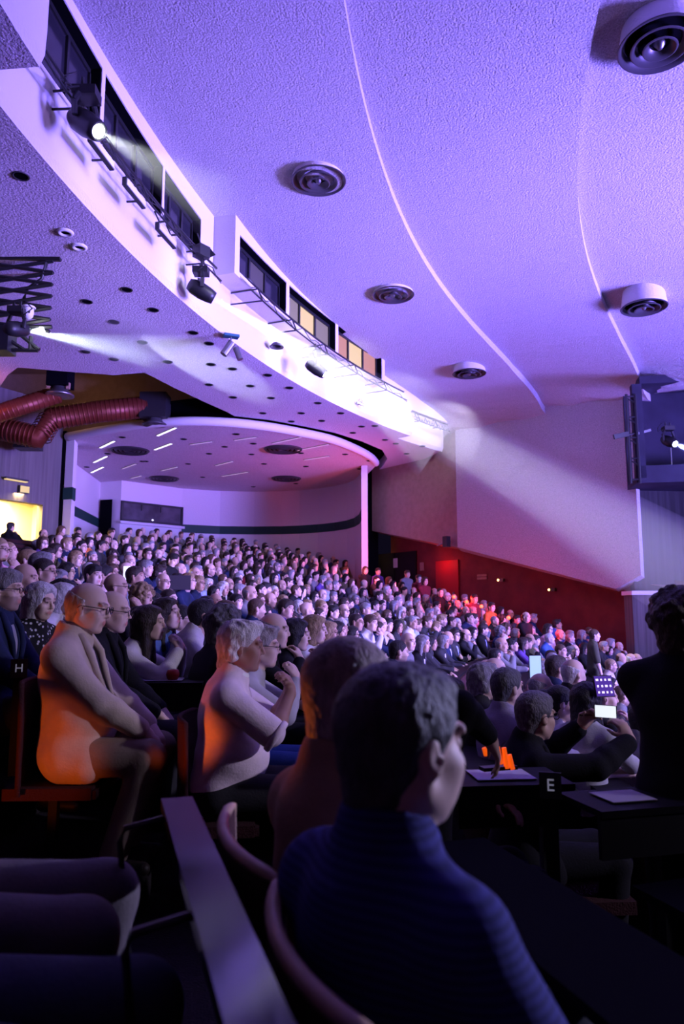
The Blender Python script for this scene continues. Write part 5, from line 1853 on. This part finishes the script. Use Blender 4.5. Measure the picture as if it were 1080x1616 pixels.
MB().bar(rp(55, 372), Vector((rp(55, 372).x, rp(55, 372).y, ZS - o0.z)), 0.04, 8).build('hanger', M['black'], t)
p = tx(45, 489, Y0 - 0.35)
t = empty('dome_camera', p, 0, 'white dome camera hanging on the scissor rig', 'camera')
MB().lathe([(0.09, 0.02), (0.10, 0.035), (0.09, 0.05), (0.001, 0.055)], 24).build('cap', M['white'], t, True)
MB().lathe([(0.075, 0.02), (0.078, -0.04), (0.068, -0.10), (0.035, -0.135), (0.001, -0.145)], 24).build('dome', M['white'], t, True)
MB().lathe([(0.001, 0.0), (0.018, 0.0)], 14, M=Matrix.Rotation(PI / 2, 3, 'X'), c=(0.04, -0.068, -0.06)).build('lens', M['black'], t)
l4 = tx(41, 521, Y0 - 0.3)
d4 = moving_head(l4, at(330, 552, y=15.5), 0.50, 'moving head light with a blue white beam on the scissor rig', 'lamp_white')
beam(l4, d4, 3.6, 0.155, 9000, (0.72, 0.85, 1.0), 0.035, 0.22, 'blue white haze beam from the scissor rig')

# --- ducts in the plenum opening
def duct(name, pts, r, label, m='duct', ribs=True):
    P = [Vector(p) for p in pts]
    t = empty(name, P[0], 0, label, 'duct')
    Q = [p - P[0] for p in P]
    MB().tube(Q, r, 16).build('pipe', M[m], t, True)
    if ribs:
        rb = MB().lathe([(r * 1.0, -0.02), (r * 1.06, 0), (r * 1.0, 0.02)], 16).mesh('rib', True); rb.materials.append(M[m])
        for a, b in zip(Q, Q[1:]):
            n_r = max(1, int((b - a).length / 0.11))
            q = (b - a).to_track_quat('Z', 'Y')
            for i in range(n_r):
                o = link('rib', rb, None, t); o.location = a + (b - a) * (i + 0.5) / n_r; o.rotation_mode = 'QUATERNION'; o.rotation_quaternion = q
    return t


duct('copper_duct', [at(-60, 672, y=17.0), at(30, 642, y=17.4), at(92, 622, y=17.8)], 0.22, 'orange lit ribbed duct running in under the round vent')
duct('red_duct', [at(-10, 674, y=18.6), at(62, 690, y=18.6), at(80, 661, y=18.9), at(150, 650, y=19.2), at(235, 642, y=19.6)], 0.30, 'dark red ribbed duct bending across the soffit opening')
p0_ = at(245, 645, y=19.6)
t = empty('duct_outlet', p0_, 0, 'dark duct end box with a round vent dish above the alcove edge', 'duct')
MB().box((0, 0, 0.05), (0.72, 0.6, 0.70)).build('box', M['darkmetal'], t)
MB().lathe([(0.20, -0.28), (0.22, -0.36), (0.34, -0.44), (0.33, -0.47), (0.12, -0.44), (0.001, -0.46)], 24).build('dish', M['diffuser'], t, True)
p0_ = at(95, 610, y=17.6)
t = empty('vent_dish', p0_, 0, 'round metal vent dish on a dark square shaft in the soffit opening', 'vent')
MB().box((0, 0, 0.35), (0.52, 0.5, 0.75)).build('shaft', M['void'], t)
MB().lathe([(0.18, 0.0), (0.20, -0.10), (0.34, -0.20), (0.35, -0.24), (0.28, -0.25), (0.24, -0.22), (0.15, -0.25), (0.001, -0.25)], 28).build('dish', M['metal'], t, True)
for q in (-1, 1): MB().box((0.24 * q, -0.1, -0.02), (0.08, 0.08, 0.16)).build('clip', M['woodedge'], t)
p0_ = at(45, 698, y=19.4)
t = empty('duct_box', p0_, 0, 'dark box under the red duct bend', 'duct'); MB().box((0, 0, 0), (0.62, 0.5, 0.40)).build('box', M['darkmetal'], t); MB().box((0, 0, 0.22), (0.50, 0.4, 0.06)).build('lid', M['darkmetal'], t)
lamp('plenum_lamp', 'POINT', at(-25, 640, y=16.2), (1.0, 0.22, 0.05), 13, shadow_soft_size=0.2)
lamp('plenum_warm', 'POINT', at(120, 612, y=20.6), (1.0, 0.5, 0.25), 13, shadow_soft_size=0.3)

# --- left wall fittings, back of hall
t = empty('exit_light', c0 + cd * 1.35 + cn * 0.08 if False else Vector((*(c0 + cd * 1.25 + cn * 0.08), 4.62)), math.atan2(cn.y, cn.x), 'small yellow lit emergency sign above the foyer doorway', 'sign')
MB().box((0, 0, 0), (0.10, 0.30, 0.20)).build('box', M['darkmetal'], t)
MB().box((0.055, 0, 0), (0.012, 0.28, 0.18)).build('panel', M['lamp_yellow_soft'] if 'lamp_yellow_soft' in M else M['lit_yellow'], t)
t = empty('wall_lamp', Vector((*(c0 + cd * 1.55 + cn * 0.10), 4.86)), math.atan2(cn.y, cn.x), 'slanting yellow lamp strip on the concrete wall above the doorway', 'lamp')
MB().box((0.05, 0, 0), (0.14, 0.7, 0.05)).build('housing', M['darkmetal'], t)
MB().box((0.05, 0, -0.035), (0.12, 0.66, 0.03)).build('tube', M['lit_yellow'], t)

# --- under the slab: doors, posters, lamps
rw_p = lambda s_, off=0.0: BR - WN * (1.05 - 0.02 - off) + WD * s_
WDANG = math.atan2(WD.y, WD.x)


def on_recess(u, z):
    """plan point on the recess wall in the photograph's column u"""
    k = (u - 540) / F * math.cos(TH)
    base = BR - WN * 1.05
    # x = k * y (the pitch is small, so the column is followed closely enough)
    k = (u - 540) / F * 0.995
    s_ = (k * base.y - base.x) / (WD.x - k * WD.y)
    return base + WD * s_


def wall_thing(name, u, z, label, cat, **kw):
    q = on_recess(u, z)
    return empty(name, (q.x + WN.x * 0.03, q.y + WN.y * 0.03, z), WDANG, label, cat, **kw)


t = struct(empty('door_2', (*on_recess(625, 2.0), 2.1), WDANG), 'dark double doors with a paper notice')
for q in (-1, 1):
    dr = MB().box((0.62 * q, -0.04, 0), (1.2, 0.06, 2.7)).build('leaf', M['blackmatte'], t)
    MB().box((0.12 * q, -0.10, -0.3), (0.05, 0.05, 0.5)).build('handle', M['metal'], dr)
t = wall_thing('paper_notice', 628, 3.05, 'white paper notice on the dark double doors', 'notice'); MB().box((0, -0.075, 0), (0.24, 0.008, 0.36)).build('sheet', M['paper'], t)
t = wall_thing('paper_notice', 668, 2.85, 'dim paper notice on the brown part of the recess wall', 'notice'); MB().box((0, -0.01, 0), (0.22, 0.008, 0.30)).build('sheet', M['brown'], t)
t = struct(empty('door_3', (*on_recess(708, 2.0), 1.85), WDANG), 'red door glowing in red light')
dr = MB().box((0, -0.04, 0), (1.1, 0.06, 2.3)).build('leaf', M['reddoor'], t); MB().box((0.35, -0.1, -0.1), (0.06, 0.05, 0.25)).build('handle', M['metal'], dr)
t = wall_thing('wall_sign', 763, 2.35, 'narrow yellowish two line sign on the red recess wall', 'sign')
for q in (0, 1): MB().box((0, -0.02, 0.06 - 0.10 * q), (0.42, 0.02, 0.07)).build('plank', M['woodedge'], t)
for u, z, lab in ((793, 2.22, 'small wall spotlight under the slab, farther of two'), (873, 1.86, 'small wall spotlight under the slab, nearer the stage')):
    t = wall_thing('wall_spotlight', u, z, lab, 'lamp')
    MB().box((0.05, -0.06, 0), (0.22, 0.10, 0.10)).build('body', M['diffuser'], t)
    MB().lathe([(0.001, 0), (0.035, 0.0)], 14, M=Matrix.Rotation(PI / 2, 3, 'X'), c=(-0.04, -0.118, 0)).build('lens', M['lamp_yellow'], t)
q = on_recess(598, 0) + WN * 0.9
t = empty('wall_lamp', Vector((*q, 3.36)), WDANG, 'bright yellow wall lamp by the alcove pilaster', 'lamp')
MB().box((0, 0, 0.10), (0.20, 0.18, 0.03)).build('cap', M['darkmetal'], t)
MB().lathe([(0.001, -0.10), (0.06, -0.09), (0.08, 0.0), (0.06, 0.08)], 16).build('globe', M['lamp_yellow'], t, True)
lamp('yellow_wall_lamp', 'POINT', (q.x + 0.12, q.y - 0.25, 3.34), (1.0, 0.55, 0.12), 38, shadow_soft_size=0.08)
for i, (u, v, d) in enumerate(((717, 942, 20.8), (737, 950, 20.2), (760, 957, 19.6), (803, 975, 18.6), (864, 990, 17.6))):
    p = px(u, v, d)
    t = empty('step_lamp', p, WDANG, ('small red step lamp on a post, %s along the red wall' % ('first', 'second', 'third', 'fourth', 'fifth')[i]), 'lamp', 'red step lamps')
    zf = row_z(round((rho(p.x, p.y) - RG) / PITCH))
    MB().bar((0, 0, -0.06), (0, 0, min(-0.2, zf - p.z)), 0.02, 8).build('post', M['darkmetal'], t)
    MB().lathe([(0.001, -0.045), (0.04, -0.035), (0.05, 0.0), (0.035, 0.04), (0.001, 0.045)], 12).build('lens', M['lamp_red'], t, True)
    lamp('red_step_lamp', 'POINT', (p.x, p.y - 0.15, p.z + 0.08), (1.0, 0.03, 0.02), 34, shadow_soft_size=0.06)
lamp('red_recess_glow', 'POINT', (*(on_recess(708, 0) + WN * 0.5), 2.9), (1.0, 0.04, 0.02), 13, shadow_soft_size=0.1)
lamp('red_pilaster_glow', 'POINT', (0.35, 23.9, 2.7), (1.0, 0.12, 0.16), 90, shadow_soft_size=0.1)
q = WA - WD * 0.35 + WN * 0.02
t = empty('wall_speaker', Vector((*q, 3.52)), WDANG, 'small black wall speaker on a bracket at the brown wall corner', 'speaker')
MB().box((0, -0.14, 0), (0.20, 0.18, 0.36)).build('cabinet', M['black'], t)
MB().bar((0, -0.05, 0.02), (-0.30, -0.3, -0.12), 0.02, 6).build('arm', M['metal'], t)
MB().box((0, -0.02, 0), (0.1, 0.06, 0.1)).build('bracket', M['darkmetal'], t)
t = empty('wall_socket', (8.02, 18.73, 0.66), 0, 'tiny white socket on the concrete pier', 'socket'); MB().box((0, 0, 0), (0.10, 0.03, 0.10)).build('plate', M['white'], t); MB().bar((0, -0.02, 0), (0, -0.012, 0), 0.025, 10).build('insert', M['paper'], t)

# --- the side lighting box: ladder truss, flag, lamp on a stand, blue moving head
B3 = lambda t_, d_, z: Vector((*b3(t_, d_), z))
t = empty('ladder_truss', B3(-0.12, -0.05, 4.45), 0, 'blue lit ladder truss standing at the corner of the side lighting box', 'truss')
o0 = t.location.copy()
for dx_ in (-0.16, 0.06): MB().bar(B3(dx_, -0.06, 4.40) - o0, B3(dx_, -0.06, 6.72) - o0, 0.035, 8).build('chord', M['darkmetal'], t)
for i in range(5):
    z = 4.5 + i * 0.54
    MB().bar(B3(-0.16, -0.06, z) - o0, B3(0.06, -0.06, z) - o0, 0.022, 6).build('rung', M['darkmetal'], t)
    if i < 4: MB().bar(B3(-0.16, -0.06, z + 0.5) - o0, B3(0.06, -0.06, z + 0.36) - o0, 0.018, 6).build('brace', M['darkmetal'], t)
t = empty('light_flag', B3(-0.25, -0.14, 5.62), 0.25, 'dark tilted panel clamped across the ladder truss', 'panel')
MB().box((-0.12, 0, 0), (0.44, 0.05, 0.12), Matrix.Rotation(-0.25, 3, 'Y')).build('panel', M['darkmetal'], t)
MB().box((0.55, 0, 0.13), (0.42, 0.05, 0.06), Matrix.Rotation(-0.3, 3, 'Y')).build('panel', M['metal'], t)
MB().bar((0.1, 0, 0.03), (0.36, 0, 0.1), 0.02, 6).build('clamp', M['darkmetal'], t)
t = empty('stand_lamp', B3(0.95, 0.35, 4.54), 0, 'small lamp on a thin stand inside the side lighting box', 'lamp')
MB().bar((0, 0, 0), (0, 0, 1.0), 0.012, 6).build('pole', M['metal'], t)
MB().box((0, 0, 1.06), (0.16, 0.12, 0.12)).build('head', M['diffuser'], t)
MB().lathe([(0.14, 0), (0.02, 0.03)], 14).build('base', M['darkmetal'], t)
l5 = px(1067, 701, 18.0)
d5 = moving_head(l5, l5 + Vector((0.30, -0.85, -0.50)), 0.6, 'moving head light with a blue beam in the side lighting box', 'lamp_blue')
beam(l5, d5, 4.0, 0.14, 22000, (0.32, 0.40, 1.0), 0.06, 0.25, 'blue haze beam from the side lighting box')
lamp('box_blue', 'POINT', B3(2.2, 0.5, 5.4), (0.2, 0.2, 1.0), 7, shadow_soft_size=0.2)

# ------------------------------------------------------------------ small things among the people
def letter(ch, size, m):
    cu = bpy.data.curves.new('letter', 'FONT'); cu.body = ch; cu.size = size; cu.extrude = 0.002; cu.align_x = 'CENTER'; cu.align_y = 'CENTER'
    o = bpy.data.objects.new('tmp', cu); COL.objects.link(o)
    me = bpy.data.meshes.new_from_object(o.evaluated_get(bpy.context.evaluated_depsgraph_get()))
    bpy.data.objects.remove(o); bpy.data.curves.remove(cu)
    me.materials.clear(); me.materials.append(m)
    return me


M['letter'] = mat('white_letter_glow', (0.8, 0.8, 0.9), 0.6, emit=(0.7, 0.7, 1.0), estr=0.16)  # faint glow added so the letters stand out of the dark
for (u, v, d, ch, sz, lab) in ((30, 1055, 4.0, 'H', 0.062, 'black row plate with a white letter H behind the cream blazer'), (869, 1240, 3.0, 'E', 0.066, 'black row plate with a white letter E at the desk end')):
    p = px(u, v, d)
    rz = math.atan2(-p.x, p.y) * -1 * -1
    t = empty('row_plate', p, 0, lab, 'sign', rot=(PI / 2, 0, math.atan2(-p.x, p.y)))
    MB().box((0, 0, -0.006), (0.085, 0.10, 0.008)).build('plate', M['black'], t)
    link('letter', letter(ch, sz, M['letter']), None, t)
    MB().box((0, -0.30, -0.02), (0.05, 0.52, 0.02)).build('post', M['blackmatte'], t)


def slate(name, p, rz, tilt, size, m, label, cat, frame='black'):
    t = empty(name, p, 0, label, cat, rot=(tilt, 0, rz))
    MB().box((0, 0, 0), (size[0] * 1.08, 0.010, size[1] * 1.06)).build('case', M[frame], t)
    MB().box((0, -0.0065, 0), (size[0], 0.003, size[1])).build('screen', m, t)
    return t


def screen_mat(name, c, s): return mat(name, c, 0.4, emit=c, estr=s)


M['scr_white'] = screen_mat('screen_white', (0.85, 0.92, 1.0), 1.0)
M['scr_cyan'] = screen_mat('screen_cyan', (0.50, 0.80, 1.0), 0.5)
M['scr_violet'] = screen_mat('screen_violet', (0.09, 0.03, 0.35), 0.5)
M['scr_icon'] = screen_mat('screen_icon', (0.9, 0.8, 1.0), 1.0)
M['scr_dim'] = screen_mat('screen_dim', (0.12, 0.11, 0.2), 0.6)
slate('tablet', px(845, 1052, 6.6), 0.15, 0.0, (0.105, 0.19), M['scr_cyan'], 'upright tablet with a pale cyan screen', 'tablet')
t = slate('tablet', px(953, 1083, 4.9), 0.2, -0.25, (0.125, 0.13), M['scr_violet'], 'purple lit tablet screen with rows of pale icons', 'tablet')
for i in range(4):
    for j in range(3):
        MB().box((-0.045 + 0.03 * i, -0.009, 0.04 - 0.04 * j), (0.012 if (i + j) % 3 else 0.018, 0.002, 0.014)).build('icon', M['scr_icon'], t)
slate('tablet', px(990, 1067, 6.0), 0.1, 0.0, (0.08, 0.13), M['scr_white'], 'white lit screen beside the dark curly figure', 'tablet')
P_ = photo.matrix_world
bpy.context.view_layer.update()
wl, wr = [photo.matrix_world @ Vector(PH.wr[i] + PH.hd[i][0] * 0.10) for i in (0, 1)]
t = slate('phone', (wl + wr) / 2 + Vector((0, 0, 0.03)), 0.12 - PI / 2 + 0.9, 0, (0.105, 0.06), M['scr_white'], 'bright phone screen held up by the man in black', 'phone')
t = empty('laptop', px(204, 915, 9.2), 0.2, 'open laptop with a bright white lid among the upper rows', 'laptop')
MB().box((0, 0, 0.085), (0.15, 0.012, 0.17), Matrix.Rotation(-0.15, 3, 'X')).build('lid', M['scr_white'], t)
MB().box((0, 0.06, 0.0), (0.17, 0.13, 0.012)).build('base', M['diffuser'], t)
t = empty('laptop', px(284, 930, 10.5), 0.2, 'open laptop with a dull grey lid beside the person lit from below', 'laptop')
MB().box((0, 0, 0.10), (0.30, 0.012, 0.20), Matrix.Rotation(-0.15, 3, 'X')).build('lid', M['diffuser'], t)
MB().box((0, 0.06, 0.0), (0.30, 0.16, 0.012)).build('base', M['diffuser'], t)
lamp('laptop_glow', 'POINT', px(284, 905, 13.0), (1.0, 0.8, 0.6), 2.5, shadow_soft_size=0.05)
for u, v, d, w_, h_, rz, lab in ((790, 1222, 3.35, 0.26, 0.20, 0.1, 'white paper sheet under the reaching hand'), (983, 1256, 2.95, 0.19, 0.16, 0.25, 'white paper sheet on the desk before the dark curly figure'),
                                 (250, 1072, 4.75, 0.30, 0.2, 0.1, 'white paper sheet on the desk before the white blouse')):
    p = px(u, v, d)
    t = empty('paper_sheet', p, rz, lab, 'paper')
    MB().box((0, 0, 0), (w_, h_, 0.002)).build('sheet', M['paper'], t)
    MB().box((0.004, 0.004, -0.0025), (w_, h_, 0.002)).build('sheet', M['paper'], t)
    b = empty('side_table', (p.x + 0.02, p.y, p.z - 0.004), rz, 'dark writing board under the ' + lab, 'table')
    MB().box((0.0, 0.0, -0.016), (w_ + 0.24, h_ + 0.14, 0.024)).build('board', M['desk'], b)
    MB().box((0.0, -h_ / 2 - 0.05, -0.10), (w_ + 0.24, 0.02, 0.15)).build('apron', M['blackmatte'], b)
    MB().box((w_ / 2 + 0.05, 0, -0.37), (0.05, 0.05, 0.68)).build('leg', M['blackmatte'], b)
# the glow of a small flame-coloured screen under the reaching hand
p = px(790, 1192, 3.22)
t = empty('glowing_device', p, 0.3, 'small orange glowing device under the reaching fingers', 'lamp')
M['ember'] = mat('orange_glow', (1, 0.2, 0.02), 0.5, emit=(1.0, 0.11, 0.005), estr=0.75)
for i, (dx_, dz_, hh_) in enumerate(((0.0, 0.0, 0.07), (0.03, -0.012, 0.085), (-0.065, 0.02, 0.03), (0.055, -0.03, 0.06))):
    MB().bar((dx_, 0, dz_ - hh_ / 2), (dx_ - 0.012, 0, dz_ + hh_ / 2), 0.013, 8, 0.010).build('lit_bar', M['ember'], t)
MB().box((0, 0.02, -0.055), (0.16, 0.05, 0.015)).build('base', M['black'], t)
# red fruit and glass on the writing board before the blouse
p = px(273, 1064, 4.7)
t = empty('tomato', p, 0, 'red round fruit on the paper before the white blouse', 'fruit')
M['red'] = mat('red_fruit', (0.45, 0.03, 0.02), 0.4)
MB().lathe([(0.001, -0.036), (0.03, -0.033), (0.043, 0.0), (0.034, 0.027), (0.010, 0.032), (0.001, 0.028)], 20).build('flesh', M['red'], t, True)
MB().lathe([(0.001, 0.034), (0.014, 0.033), (0.002, 0.030)], 8).build('stalk', M['green'], t)
print('done', time.time() - T0, len(bpy.data.objects))
